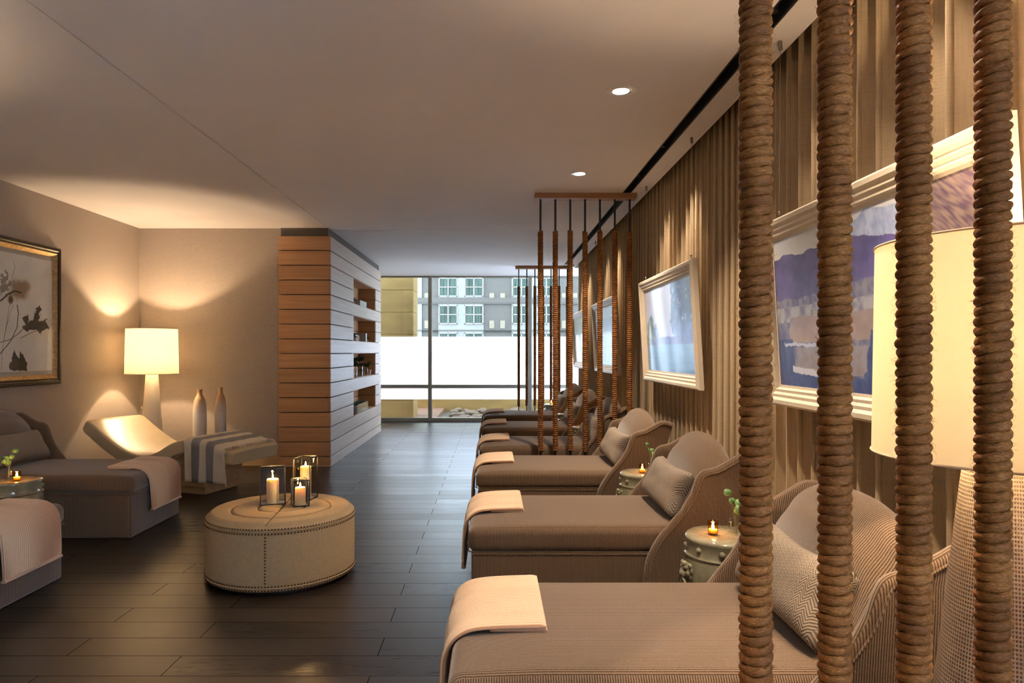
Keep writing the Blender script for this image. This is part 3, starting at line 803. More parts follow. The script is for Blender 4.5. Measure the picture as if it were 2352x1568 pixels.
def make_bottle(seed=1):
    t = thing('bottle_vase', '', 'vase')
    r = MB(); r.lathe([(.001, .001), (.028, .001), (.031, .006), (.031, .058), (.026, .070), (.015, .077), (.013, .084), (.013, .092), (.0165, .096), (.0165, .100), (.0115, .100), (.0115, .084), (.024, .067), (.0285, .056), (.0285, .008), (.001, .006)], 28); r.obj('glass', 'clear', t, smooth=True)
    rnd = random.Random(seed)
    st = MB(); lf = MB()
    for k, (dx, dy, h) in enumerate([(-.022, .0, .175), (.012, .006, .135), (.018, -.01, .118)]):
        pth = smoothcurve([(0.004*k, 0, .01), (dx*.15, dy*.2, .08), (dx*.6, dy, h*.75), (dx, dy*1.4, h)], 10)
        st.tube(pth, .0011, 6)
        for q in (1.0, .86) if k == 0 else (1.0, .9):
            p_ = pth[int(q*9)]
            leaf_disc(lf, (p_.x+rnd.uniform(-.014, .014), p_.y+rnd.uniform(-.01, .01), p_.z+rnd.uniform(-.002, .012)), rnd.uniform(.018, .023), (rnd.uniform(-.4, .4), -1, rnd.uniform(.1, .6)), 0)
    st.obj('stem', 'stem', t, smooth=True); lf.obj('leaves', 'leaf', t, smooth=True, split=180)
    return t
st0 = make_stool(); vo0 = make_votive(); bo0 = make_bottle()
spots = [(1.035, 3.05, -.055, -.01, .048, .00, 'between first and second right chaises'), (1.035, 4.63, -.03, -.04, .040, .02, 'between second and third right chaises'),
         (1.035, 7.48, -.05, -.03, .035, .03, 'between fourth and fifth right chaises'), (1.035, 9.06, -.05, -.03, .035, .03, 'between the two farthest chaises'),
         (.97, 10.66, -.06, -.03, .035, .03, 'beyond the farthest chaise near the window'), (-3.08, 4.37, .075, -.06, .005, -.03, 'between the two left chaises')]
for i, (x, y, ax_, ay, bx, by, where) in enumerate(spots):
    if i == 0: s, v_, b_ = st0, vo0, bo0
    else: s, v_, b_ = dup(st0), dup(vo0), dup(bo0)
    s.location = (x, y, 0); s.rotation_euler = (0, 0, radians(14) if x > 0 else radians(-30))
    v_.location = (x+ax_, y+ay, .5045); b_.location = (x+bx, y+by, .5045); b_.rotation_euler = (0, 0, i*.8)
    s['label'] = 'glazed celadon garden stool with lion masks '+where; v_['label'] = 'amber glass votive candle on the stool '+where; b_['label'] = 'clear bottle vase with green sprig on the stool '+where
    s['group'] = 'garden stools beside the chaises'; v_['group'] = 'votive candles on the stools'; b_['group'] = 'bottle vases on the stools'
    light('votive_light', 'POINT', (x+ax_, y+ay, .5045+.065), .35, (1, .5, .15), shadow_soft_size=.008)

# ------------------------------------------------------------ pictures
def painted(name, fn, w, h, nx, ny, mat, parent):
    """grid in local y (0..w), z (0..h), facing -x"""
    vs = []; cols = []
    for i in range(nx+1):
        for j in range(ny+1):
            u, v = i/nx, j/ny; vs.append((0, u*w, v*h)); c = fn(u, v); cols += [c[0], c[1], c[2], 1]
    fs = [(i*(ny+1)+j, i*(ny+1)+j+1, (i+1)*(ny+1)+j+1, (i+1)*(ny+1)+j) for i in range(nx) for j in range(ny)]
    me = bpy.data.meshes.new(name); me.from_pydata(vs, [], fs); me.materials.append(M[mat])
    a = me.color_attributes.new('paint', 'FLOAT_COLOR', 'POINT'); a.data.foreach_set('color', cols)
    o = bpy.data.objects.new(name, me); C.objects.link(o); o.parent = parent; return o
def mixc(a, b, t): t = max(0, min(1, t)); return tuple(x+(y-x)*t for x, y in zip(a, b))
def st_(e0, e1, x): t = max(0, min(1, (x-e0)/(e1-e0))); return t*t*(3-2*t)
def fb(u, v, s, k=0): return nz(u*s, v*s, k)+.5*nz(u*s*2.1, v*s*2.1, k+3)+.25*nz(u*s*4.3, v*s*4.3, k+7)
# for right-wall pictures: local y grows away from the camera; f = 1-u runs left to right in the photo? left in photo = far
def pic1(u, v):
    f = 1-u                                   # 0 at the far (left) edge
    n = fb(f*1.6, v, 5); nf = fb(f*1.6, v*.6, 22, 5)
    c = mixc((.72, .66, .58), (.66, .64, .66), n+.3)
    hill = .88-.05*f+.03*n
    far_h = .97-.30*abs(f-.62)+.04*n
    if v < far_h and f > .34: c = mixc((.30, .34, .52), (.52, .55, .66), .5+nf)
    if v < hill-.12*st_(.55, .85, f): c = mixc((.085, .075, .20), (.17, .13, .34), .45+n*.9+nf*.3)
    if v < .57+.08*f+.03*n: c = mixc((.13, .12, .24), (.30, .28, .32), st_(.48, .62, v+.05*nf)*.4+.3+nf*.8)
    if .43+.02*n < v < .53+.02*n and f < .7: c = mixc((.45, .42, .42), (.20, .18, .28), .35+nf*1.2)
    if .30+.015*n < v < .455+.02*n and .10+.04*n < f < .78: c = mixc((.46, .33, .27), (.34, .24, .22), .5+n)
    if .10 < v < .27+.02*n and .14+.03*n < f < .60: c = mixc((.30, .23, .20), (.34, .30, .34), .5+nf)
    if v < .10+.02*n or (v < .32 and f < .12+.05*n) or (v < .34+.05*n and f > .55+.05*n): c = mixc((.035, .055, .19), (.07, .10, .24), .5+nf)
    if abs(v-(.285-.02*f)+.012*nf) < .010 and .05 < f < .45: c = (.60, .60, .68)
    if abs(v-(.115-.12*(f-.15))+.006*nf) < .020 and .10 < f < .42: c = (.64, .62, .66)
    tr = .62*(f-.70)-(v-.85)*.25 + .05*nf      # brown hatched tree at the right
    edge = .80+.10*(v-.6)*-1+.05*n
    if f > edge+.02*nf and v > .40 and v < 1.02: c = mixc((.13, .07, .10), (.30, .20, .15), .5+1.2*nz(f*90+v*60, v*12-f*18)); 
    return c
def tree(f, v, cx, cy, rx, ry, k): return ((f-cx)/rx)**2+((v-cy)/ry)**2 < 1+.55*fb(f*1.5, v, 7, k)
def pic2(u, v):
    f = 1-u; n = fb(f, v, 4); nf = fb(f*1.4, v*.7, 18, 2)
    c = mixc((.52, .56, .66), (.68, .64, .62), v*.8+n*.3)
    if v < .33+.01*n: c = mixc((.08, .25, .36), (.17, .42, .55), v*2+n*.4+.25*nz(f*3, v*40))
    if .32 < v < .41+.02*n: c = mixc((.05, .08, .24), (.12, .17, .40), .5+nf)
    if tree(f, v, .10, .48, .10, .20, 1): c = mixc((.05, .15, .18), (.45, .50, .22), .30+nf*1.1)
    if tree(f, v, .24, .42, .06, .15, 3): c = mixc((.10, .14, .30), (.30, .34, .40), .4+nf)
    if tree(f, v, .86, .78, .26, .34, 5) or tree(f, v, .73, .58, .17, .20, 6) or tree(f, v, .94, .55, .2, .22, 8):
        c = mixc((.03, .07, .20), (.10, .22, .46), .45+nf*1.0)
        if fb(f*1.5, v, 11, 9) > .55: c = (.45, .55, .75)
    return c
def pic3(u, v):
    f = 1-u; n = fb(f, v, 4); nf = fb(f*1.4, v*.7, 18, 2)
    c = mixc((.38, .55, .75), (.52, .62, .82), v+n*.3)
    if v < .80+.03*n: c = mixc((.16, .30, .55), (.30, .46, .68), v+nf*.5)
    if v < .30+.02*n: c = mixc((.14, .34, .42), (.22, .46, .52), .5+nf)
    if tree(f, v, .85, .62, .12, .22, 4): c = (.12, .24, .46)
    return c
def pic4(u, v):
    f = 1-u; n = fb(f, v, 4); nf = fb(f*1.4, v*.7, 18, 2)
    c = mixc((.50, .60, .34), (.66, .68, .40), v+n*.4)
    if v < .35+.04*n: c = mixc((.60, .50, .22), (.42, .50, .24), .5+nf)
    if (f*9 % 1) < .14 and v > .3: c = (.18, .24, .14)  # dark upright stripes: a reflection painted into the canvas
    return c
def hung_picture(a, b, fn, label, res):
    w_, h_ = b-a, .87; z0 = 1.065
    t = thing('hanging_picture', label, 'picture', (1.385, a, z0), 0, 'landscape paintings hanging before the curtain')
    pv = t; t.rotation_euler = (0, radians(-3.2), 0)
    prof = [(0, -.0), (-.030, .0), (-.046, .012), (-.046, .030), (-.034, .042), (-.036, .055), (-.026, .066), (-.028, .078), (-.014, .086), (-.012, .098), (0, .098)]   # x, inset
    fr = MB(); loops = []
    for (yy, zz, sy, sz) in ((0, 0, 1, 1), (w_, 0, -1, 1), (w_, h_, -1, -1), (0, h_, 1, -1)):
        loops.append([(x, yy+sy*i_, zz+sz*i_) for x, i_ in prof])
    fr.loft(loops, True, False, ring=True); fr.obj('frame', 'frame', t, smooth=True, split=25)
    MB().box(.0, .006, .01, w_-.01, .01, h_-.01).obj('backing', 'frame', t)
    cv = painted('canvas', (lambda u, v: tuple(min(.95, a*b) for a, b in zip(fn(u, v), (.90, 1.0, 1.12) if fn is pic1 else (.78, .98, 1.45)))) if fn is not pic4 else fn, w_-.186, h_-.186, res, int(res*.55), 'paint', t); cv.location = (-.010, .093, .093)
    for q in (.07, w_-.20):
        ey = MB(); ey.tube([(-.018, q, h_), (-.018, q, h_+.018)], .003, 8); ey.ball((-.018, q, h_+.024), .007, 10, 6); ey.obj('eyelet', 'steel', t, smooth=True)
        wr = MB(); top = H-z0
        wr.tube([(-.018, q, h_+.02), (-.018+.002+(H-z0-h_)*tan(radians(3.2)), q, H-z0-.04)], .0011, 6); wo = wr.obj('hanging_wire', 'steel', t, smooth=True)
        hk = MB(); xx = -.016+(H-z0-h_)*tan(radians(3.2)); hk.tube([(xx, q, H-z0-.045), (xx, q, H-z0-.006)], [.008, .010], 10); hk.obj('hook', 'steel', wo, smooth=True)
    return t
hung_picture(*PICS[0], pic1, 'large cream-framed painting of purple hills hanging behind the big rope posts', 420)
hung_picture(*PICS[1], pic2, 'cream-framed painting of blue trees by a lake hanging before the curtain', 300)
hung_picture(*PICS[2], pic3, 'cream-framed pale blue painting seen through the middle rope divider', 120)
hung_picture(*PICS[3], pic4, 'cream-framed yellow-green painting farthest along the curtain', 80)

def ink_art():
    a, b, z0, z1 = 5.02, 6.42, 1.02, 2.285
    t = thing('framed_ink_drawing', 'framed black ink leaf drawing in bronze frame on the left wall', 'picture', (XL, b, z0))
    t.rotation_euler = (0, 0, pi)
    w_, h_ = b-a, z1-z0
    def ring(prof, mat, name):
        fr = MB(); loops = []
        for (yy, zz, sy, sz) in ((0, 0, 1, 1), (w_, 0, -1, 1), (w_, h_, -1, -1), (0, h_, 1, -1)):
            loops.append([(x, yy+sy*i_, zz+sz*i_) for x, i_ in prof])
        fr.loft(loops, True, False, ring=True); return fr.obj(name, mat, t, smooth=True, split=25)
    ring([(0, 0), (-.035, 0), (-.048, .012), (-.046, .030), (-.036, .042), (-.036, .052), (0, .052)], 'dark_frame', 'frame')
    ring([(-.002, .053), (-.040, .053), (-.044, .060), (-.034, .072), (-.016, .092), (-.002, .092)], 'gilt', 'gilt_lip')
    MB().box(-.004, 0, .03, w_-.03, .03, h_-.03).obj('backing', 'dark_frame', t)
    # local y runs towards the camera (frame rotated half a turn); s = photo x in px, q = photo y in px
    Yw = lambda u: b-.09-u*(w_-.18)
    leaves = [[(50, 752), (66, 738), (76, 735), (80, 712), (90, 700), (93, 715), (88, 740), (100, 736), (108, 730), (106, 742), (110, 752), (96, 758), (92, 768), (84, 757), (66, 758), (58, 760)],
              [(20, 850), (26, 822), (32, 802), (36, 815), (42, 822), (46, 806), (52, 818), (58, 826), (62, 846), (58, 852)],
              [(50, 730), (62, 720), (66, 736), (58, 748)]]
    lines = [([(0, 812), (14, 796), (26, 778), (38, 752), (42, 720), (38, 700)], 1.2), ([(0, 786), (20, 780), (36, 770), (56, 752)], 1.0), ([(0, 690), (16, 676), (32, 668), (46, 672)], 2.4),
             ([(8, 780), (14, 740), (22, 700), (20, 670)], .6), ([(2, 850), (6, 800), (12, 750), (30, 700)], .5), ([(26, 640), (34, 612), (30, 602)], .5), ([(46, 776), (70, 764), (92, 756)], .8)]
    def inpoly(x, y, P):
        c = False; j = len(P)-1
        for i in range(len(P)):
            if (P[i][1] > y) != (P[j][1] > y) and x < (P[j][0]-P[i][0])*(y-P[i][1])/(P[j][1]-P[i][1])+P[i][0]: c = not c
            j = i
        return c
    def seg(x, y, a_, b_):
        dx, dy = b_[0]-a_[0], b_[1]-a_[1]; t_ = max(0, min(1, ((x-a_[0])*dx+(y-a_[1])*dy)/(dx*dx+dy*dy+1e-9))); return sqrt((x-a_[0]-t_*dx)**2+(y-a_[1]-t_*dy)**2)
    def fn(u, v):
        Y = Yw(u); zz = z0+.09+v*(h_-.18); X = XL+.01
        s = 1132+X*1568/Y; q = 808-(zz-EYE)*1568/Y
        n = fb(u, v, 5); nf = fb(u, v, 30, 3)
        c = mixc((.74, .70, .64), (.84, .81, .76), .5+n)
        if v < .035: c = (.50, .45, .38) if v > .012 else (.60, .56, .5)
        if v > .965: c = (.50, .46, .40)
        bl = sqrt(((s-42)/26)**2+((q-665)/26)**2)
        if bl < 1.1: c = mixc((.35, .24, .15), c, st_(.2, 1.1, bl+n*.9))
        bl = sqrt(((s-24)/8)**2+((q-690)/14)**2)
        if bl < 1.2: c = mixc((.14, .07, .03), c, st_(.3, 1.1, bl+n*.9))
        bl = sqrt(((s-8)/14)**2+((q-655)/30)**2)
        if bl+.9*nf < .75: c = mixc(c, (.08, .05, .04), .7)
        for P, wd in lines:
            if s < 130:
                d = min(seg(s+n*2, q, P[i], P[i+1]) for i in range(len(P)-1))
                if d < wd: c = mixc((.03, .025, .02), c, st_(wd*.6, wd, d))
        for P in leaves:
            if inpoly(s+nf*4, q+nf*3, P): c = mixc((.018, .016, .014), (.10, .085, .07), .35+n+.6*nf)
        if s < -5:      # the part beyond the picture edge: more stems
            d = abs(((s+120)*.6+(q-700)) % 90-45)
            if d < 1.2: c = (.05, .04, .03)
        return c
    cv = painted('drawing', fn, w_-.18, h_-.18, 420, 380, 'ink', t); cv.location = (-.014, .09, .09)
    MB().box(-.024, -.022, .09, w_-.09, .09, h_-.09).obj('glazing', 'clear', t)
ink_art()

# ------------------------------------------------------------ lamps
def lamp(x, y, label, base_prof, mat, zb, zt, rb, rt, power):
    t = thing('floor_lamp', label, 'lamp', (x, y, 0), 0, 'floor lamps with drum shades')
    b = MB(); b.lathe(base_prof, 96); b.obj('base', mat, t, smooth=True, split=60)
    s = MB(); n = 96
    prof = [(rb, zb), (rb+(rt-rb)*.5, (zb+zt)/2), (rt, zt), (rt-.003, zt), (rb+(rt-rb)*.5-.003, (zb+zt)/2), (rb-.003, zb)]
    s.loft([[(r*cos(2*pi*j/n), r*sin(2*pi*j/n), z) for j in range(n)] for r, z in prof], True, False, ring=True)
    sh = s.obj('lamp_shade', 'shade', t, smooth=True, split=60)
    for r, z in ((rb, zb), (rt, zt)):
        k = MB(); k.tube([((r+.0005)*cos(a), (r+.0005)*sin(a), z) for a in [2*pi*i/96 for i in range(97)]], .0028, 6, False); k.obj('rim', M['rimcloth'], sh, smooth=True)
    top = base_prof[-1][1]
    k = MB(); k.tube([(0, 0, top-.01), (0, 0, zb+(zt-zb)*.36)], .008, 10)
    k.obj('neck', 'steel', t, smooth=True)
    zc = zb+(zt-zb)*.47
    k = MB(); k.ball((0, 0, zc), .028, 14, 10, (1, 1, 1.25)); k.obj('bulb', 'bulb', t, smooth=True, split=180)
    light('bulb_light', 'POINT', (0, 0, zc+.045), power, WARM, t, shadow_soft_size=.03)
    k = MB()
    for i in range(3):
        a = 2*pi*i/3; k.tube([(0, 0, zt-.02), ((rt-.004)*cos(a), (rt-.004)*sin(a), zt-.01)], .002, 6)
    k.tube([(.03, 0, zc-.04), (.045, 0, zc), (.03, 0, zt-.03), (0, 0, zt-.02)], .0015, 6)
    k.obj('shade_spider', 'steel', t, smooth=True)
    return t
M['rimcloth'] = plain('shade_rim', (.70, .58, .38), .8)
M['bulb'] = emit('frosted_bulb', (1, .8, .5), 8)
M['lampbase'] = plain('cream_ceramic', (.62, .54, .42), .4, var=.04)
lamp(-3.67, 7.35, 'floor lamp with lit cream drum shade in the far left corner', [(.001, 0), (.150, 0), (.150, .012), (.135, .03), (.095, .60), (.06, 1.10), (.055, 1.13), (.001, 1.135)], 'lampbase', 1.083, 1.565, .265, .255, P_LAMP)
lamp(1.118, 1.475, 'large floor lamp with cream drum shade and woven base behind the right rope posts', [(.001, 0), (.185, 0), (.19, .01), (.19, .03), (.175, .30), (.135, .62), (.092, 1.02), (.075, 1.15), (.06, 1.17), (.001, 1.172)], 'woven', 1.092, 1.555, .263, .256, P_NEAR)
lamp(-3.62, 2.3, 'added floor lamp by the left wall, out of view, for warm fill', [(.001, 0), (.150, 0), (.150, .012), (.135, .03), (.095, .60), (.06, 1.10), (.055, 1.13), (.001, 1.135)], 'lampbase', 1.083, 1.565, .265, .255, P_LAMP)  # unseen lamp, added to warm and brighten the room

# ------------------------------------------------------------ floor vases
for x, y, h, r, lab in ((-3.22, 7.50, .91, .072, 'tall bottle-shaped floor vase, clay top and white body, left of the pair'), (-3.04, 7.62, .925, .062, 'tall bottle-shaped floor vase, clay top and white body, slimmer right one')):
    t = MB(); pr = [(.001, 0), (r*.72, 0), (r*.80, .01), (r*.95, h*.3), (r, h*.55), (r*.98, h*.75), (r*.80, h*.86), (r*.45, h*.925), (r*.34, h*.955), (r*.36, h*.985), (r*.44, h), (r*.30, h), (r*.26, h*.96), (.001, h*.9)]
    c_ = smoothcurve([(a, 0, b) for a, b in pr[1:11]], 60); t.lathe([(.001, 0)]+[(max(p.x, .001), p.z) for p in c_]+pr[11:], 40)
    o = t.obj('floor_vase', 'vase', smooth=True, split=50, loc=(x, y, 0)); tag(o, lab, 'vase', 'tall floor vases')

# ------------------------------------------------------------ leather lounger with towel
LP = smoothcurve([(0, .425, 0), (.12, .45, 0), (.28, .495, 0), (.44, .520, 0), (.58, .512, 0), (.72, .465, 0), (.85, .395, 0), (.98, .355, 0), (1.12, .362, 0), (1.28, .415, 0), (1.45, .505, 0), (1.60, .60, 0), (1.70, .665, 0)], 80)
def lz(u): return interp([(p.x, p.y) for p in LP], u)
def lounger():
    t = thing('wave_lounger', 'cream leather wave lounger on a blond wood box base in the left corner', 'lounger', (-2.195, 6.373, 0), radians(162))
    loops = []; W = .34; T = .130; r = .026
    for i, p in enumerate(LP):
        a = LP[max(i-1, 0)]; b = LP[min(i+1, 79)]; tg = Vector((b.x-a.x, 0, b.y-a.y)).normalized(); n = Vector((-tg.z, 0, tg.x))
        e = 1.0; k = min(i, 79-i); inset = [.012, .005, .001, 0][k] if k < 4 else 0
        c0 = Vector((p.x, 0, p.y)); L = []
        corner = [(-W+inset, -T/2), (W-inset, -T/2), (W-inset, T/2), (-W+inset, T/2)]
        hw, hh = W-inset, T/2-inset; ctr = c0-n*(T/2)
        m = 6
        for q, (sx, sy) in enumerate(((1, 1), (-1, 1), (-1, -1), (1, -1))):
            for g in range(m+1):
                an = q*pi/2+g/m*pi/2
                yy = sx*(hw-r)+r*cos(an); zz = sy*(hh-r)+r*sin(an)
                L.append(ctr+Vector((0, yy, 0))+n*zz)
            if q == 0:
                for g in range(1, 10): L.append(ctr+Vector((0, (hw-r)*(1-2*g/10), 0))+n*(hh+.008*sin(pi*g/10)))
        loops.append(L)
    mb = MB(); mb.loft(loops); pad = mb.obj('pad', 'leather', t, smooth=True, split=60)
    for sgn in (-1, 1):
        pth = []
        for i, p in enumerate(LP):
            a = LP[max(i-1, 0)]; b = LP[min(i+1, 79)]; tg = Vector((b.x-a.x, 0, b.y-a.y)).normalized(); n = Vector((-tg.z, 0, tg.x)); pth.append(Vector((p.x, sgn*(W-.008), p.y))-n*.010)
        MB().tube(pth[3:-3], .0035, 6).obj('piping', 'leather', pad, smooth=True)
    # box base following the pad's underside
    us = [.38+1.0*i/30 for i in range(31)]
    lo = []
    for u in us: lo.append([(u, -.27, .075), (u, .27, .075), (u, .27, lz(u)-.120), (u, -.27, lz(u)-.120)])
    mb = MB(); mb.loft(lo); mb.obj('base_box', 'lounger_wood', t, bevel=.008)
    MB().box(.40, 1.34, -.225, .225, 0, .0745).obj('plinth', 'lounger_wood', t, bevel=.012, seg=3)
    return t
lounger()
def towel():
    t = thing('striped_towel', 'cream and grey striped fringed towel draped across the foot of the leather lounger', 'towel', (-2.195, 6.373, 0), radians(162))
    nu = 44; loops = []; edge = []
    W = .34
    def path(u):
        z = lz(u)+.007; pts = [(-W-.014, z-.07), (-W-.012, z-.03), (-W+.004, z-.004)]
        pts += [(-W+.03+(2*W-.06)*k/12, z+.002*sin(k*1.9+u*9)+.003) for k in range(13)]
        bot = .150+.045*(u-.10)/.42*0-.05*(u-.1)/.43*0
        pts += [(W-.003, z-.003), (W+.012, z-.03)]
        for k in range(1, 13):
            f_ = k/12; pts.append((W+.014+.010*sin(u*34+f_*1.5)*f_+.004*f_, z-.03-(z-.03-.145)*f_))
        return pts
    for i in range(nu+1):
        u = .10+.43*i/nu; P = path(u); skew = .012
        loops.append([(u+(-.02*max(0, (k-16)/12) if True else 0), y, z) for k, (y, z) in enumerate(P)])
    mb = MB(); n = len(loops[0]); mb.loft(loops, closed=False, caps=False)
    o = mb.obj('cloth', 'towel', t, smooth=True, split=180); s = o.modifiers.new('thick', 'SOLIDIFY'); s.thickness = .005; s.offset = 1
    fr = MB(); rnd = random.Random(3); E = [Vector(p) for p in loops[0]]
    for k in range(len(E)-1):
        for q in range(5):
            p = E[k].lerp(E[k+1], q/5); on_top = k < 16
            if on_top: end = p+Vector((-rnd.uniform(.03, .05), rnd.uniform(-.012, .012), -.004)); mid = p.lerp(end, .5)+Vector((0, 0, .012))
            else: end = p+Vector((-rnd.uniform(.008, .022), rnd.uniform(.0, .012), -rnd.uniform(.02, .045))); mid = p.lerp(end, .4)+Vector((-.006, .004, 0))
            end.y += .004
            fr.tube([p+Vector((.004, 0, .001)), mid, end], [.003, .0045, .002], 5)
    fr.obj('fringe', plain('fringe_cotton', (.70, .60, .47), .9), t, smooth=True)
    return t
towel()

# ------------------------------------------------------------ ottoman
def ottoman():
    R, Hh = .425, .39; rz = radians(5.5)
    t = thing('round_ottoman', 'round tan felt ottoman with bronze nailhead trim in the aisle', 'ottoman', (-1.262, 4.085, 0), rz)
    b = MB(); b.lathe([(.001, .0), (R-.05, .0), (R-.05, .022), (.001, .022)], 64); b.obj('plinth', 'dark', t, smooth=True)
    b = MB(); b.lathe([(.001, .022), (R-.012, .022), (R-.003, .027), (R+.001, .05), (R+.004, .18), (R+.003, .33), (R+.001, .345), (R-.002, .352), (R-.008, .353), (.001, .353)], 96); b.obj('body', 'felt', t, smooth=True, split=40)
    # top pad with stitched channels: rings and a cross
    rings = [.135, .285]
    def ztop(x, y):
        r = sqrt(x*x+y*y); d = min([abs(r-q) for q in rings]+([abs(x), abs(y)]))
        z = Hh+.004-.010*math.exp(-(d/.010)**2)
        return z-.030*st_(R-.045, R+.002, r)**1.6
    loops = []; n = 160
    rs = sorted(set([.001]+[.425*i/64 for i in range(1, 65)]+[q+e for q in rings for e in (-.004, 0, .004)]))
    for r in rs: loops.append([(r*cos(2*pi*j/n), r*sin(2*pi*j/n), ztop(r*cos(2*pi*j/n), r*sin(2*pi*j/n))) for j in range(n)])
    loops.append([((R+.002)*cos(2*pi*j/n), (R+.002)*sin(2*pi*j/n), .354) for j in range(n)])
    b = MB(); b.loft(loops); top = b.obj('top_pad', 'felt', t, smooth=True, split=180)
    sm = MB()
    for q in rings:
        k = int(q*2*pi/.016)
        for i in range(k):
            a0, a1 = 2*pi*i/k, 2*pi*(i+.55)/k; sm.tube([(q*cos(a), q*sin(a), ztop(q*cos(a), q*sin(a))+.0012) for a in (a0, a1)], .0018, 5)
    sm.obj('stitching', 'seam', top)
    sm = MB(); sm.tube([(0, -.40+.8*i/40, ztop(0, -.40+.8*i/40)+.001) for i in range(41)], .0024, 6)
    for i in range(50): x = -.40+.8*i/50; sm.tube([(x, 0, ztop(x, 0)+.001), (x+.009, 0, ztop(x+.009, 0)+.001)], .0018, 5)
    sm.obj('cross_seam', 'seam', top)
    # nailheads
    pts = []
    for z in (.338, .362, .034, .055):
        rr = R+.003 if z < .35 else R-.001; k = 156
        for i in range(k):
            pts.append((2*pi*i/k, rr, z))
    for a in (-pi/2, 0, pi/2, pi):
        for i in range(15): pts.append((a, R+.0045, .075+.0175*i))
    ang_c = atan2(-4.085, 1.262)-rz
    def vis(p):
        d = (p[0]-ang_c+pi) % (2*pi)-pi; return abs(d)+(0 if .07 < p[2] < .33 else .0)+(.15 if p[2] < .06 else 0)
    pts.sort(key=vis)
    hd = MB(); hd.ball((0, 0, 0), .0052, 10, 4, (1, 1, .55), half=True); h0 = hd.obj('nailhead', 'bronze', t, smooth=True, split=180)
    rest = MB()
    for i, (a, r, z) in enumerate(pts):
        if i < 100:
            o = h0 if i == 0 else h0.copy()
            if i: C.objects.link(o); o.parent = t
            o.location = (r*cos(a), r*sin(a), z); o.rotation_euler = (0, pi/2, a)
        else:
            c_ = (r*cos(a), r*sin(a), z)
            q = MB(); q.ball((0, 0, 0), .0052, 8, 3, (1, 1, .55), half=True)
            ca, sa = cos(a), sin(a)
            rest.add([(c_[0]+p[2]*ca-p[1]*sa, c_[1]+p[2]*sa+p[1]*ca, c_[2]-p[0]) for p in q.v], q.f)
    o = rest.obj('nailhead_rows', 'bronze', t, smooth=True, split=180); o['kind'] = 'stuff'
    for z in (.350, .0455):
        k = MB(); k.tube([((R+.0015)*cos(a), (R+.0015)*sin(a), z) for a in [2*pi*i/96 for i in range(97)]], .004, 6, False); k.obj('welt', 'felt', t, smooth=True)
ottoman()
OT = .3945
def lantern(x, y, rz, wx, wy, h, ch_, cr, label, cl):
    t = thing('glass_lantern', label, 'lantern', (x, y, OT), rz, 'glass lanterns on the ottoman')
    r = .0030; fr = MB(); X, Y = wx/2, wy/2
    for sx in (-1, 1):
        for sy in (-1, 1): fr.box(sx*X-r, sx*X+r, sy*Y-r, sy*Y+r, 0, h)
    for z in (r, h-r):
        for s in (-1, 1): fr.box(-X, X, s*Y-r, s*Y+r, z-r, z+r); fr.box(s*X-r, s*X+r, -Y, Y, z-r, z+r)
    fr.obj('frame', 'dark', t)
    for s in (-1, 1):
        MB().box(-X+r, X-r, s*Y-.0008, s*Y+.0008, 2*r, h-2*r).obj('pane', 'lantern_glass', t)
        MB().box(s*X-.0008, s*X+.0008, -Y+r, Y-r, 2*r, h-2*r).obj('pane', 'lantern_glass', t)
    MB().box(-X+r, X-r, -Y+r, Y-r, .001, .003).obj('floor_mirror', 'reflector', t)
    c_ = thing('pillar_candle', cl, 'candle', (x, y, OT+.0035), rz, 'pillar candles in the lanterns')
    b = MB(); pr = [(.001, 0), (cr-.001, 0), (cr, .003), (cr, ch_-.006), (cr-.003, ch_), (cr-.009, ch_-.001), (cr*.4, ch_-.005), (.001, ch_-.006)]; b.lathe(pr, 40); b.obj('wax', 'wax', c_, smooth=True, split=50)
    k = MB(); k.tube([(0, 0, ch_-.006), (.0005, 0, ch_+.005)], .0009, 6); k.obj('wick', 'wick', c_)
    k = MB(); k.lathe([(.0004, ch_+.002), (.0042, ch_+.007), (.0048, ch_+.012), (.003, ch_+.021), (.0003, ch_+.030)], 14); k.obj('flame', 'flame', c_, smooth=True)
    light('candle_light', 'POINT', (0, 0, ch_+.028), 1.0, (1, .55, .18), c_, shadow_soft_size=.006)
def lc(fx, fy, a, wx, wy): return (fx+cos(a)*wx/2-sin(a)*wy/2, fy+sin(a)*wx/2+cos(a)*wy/2)
a = radians(19); x, y = lc(-1.394, 4.094, a, .143, .11); lantern(x, y, a, .143, .11, .222, .145, .036, 'wide glass lantern at the left of the ottoman top', 'ivory pillar candle in the left lantern')
a = radians(-7); x, y = lc(-1.240, 4.245, a, .105, .13); lantern(x, y, a, .105, .13, .262, .20, .034, 'tall glass lantern at the back right of the ottoman', 'tall ivory pillar candle in the tallest lantern')
a = radians(25); x, y = lc(-1.182, 4.053, a, .090, .090); lantern(x, y, a, .090, .09, .160, .105, .031, 'small glass lantern in front of the tall one', 'short ivory pillar candle in the smallest lantern')

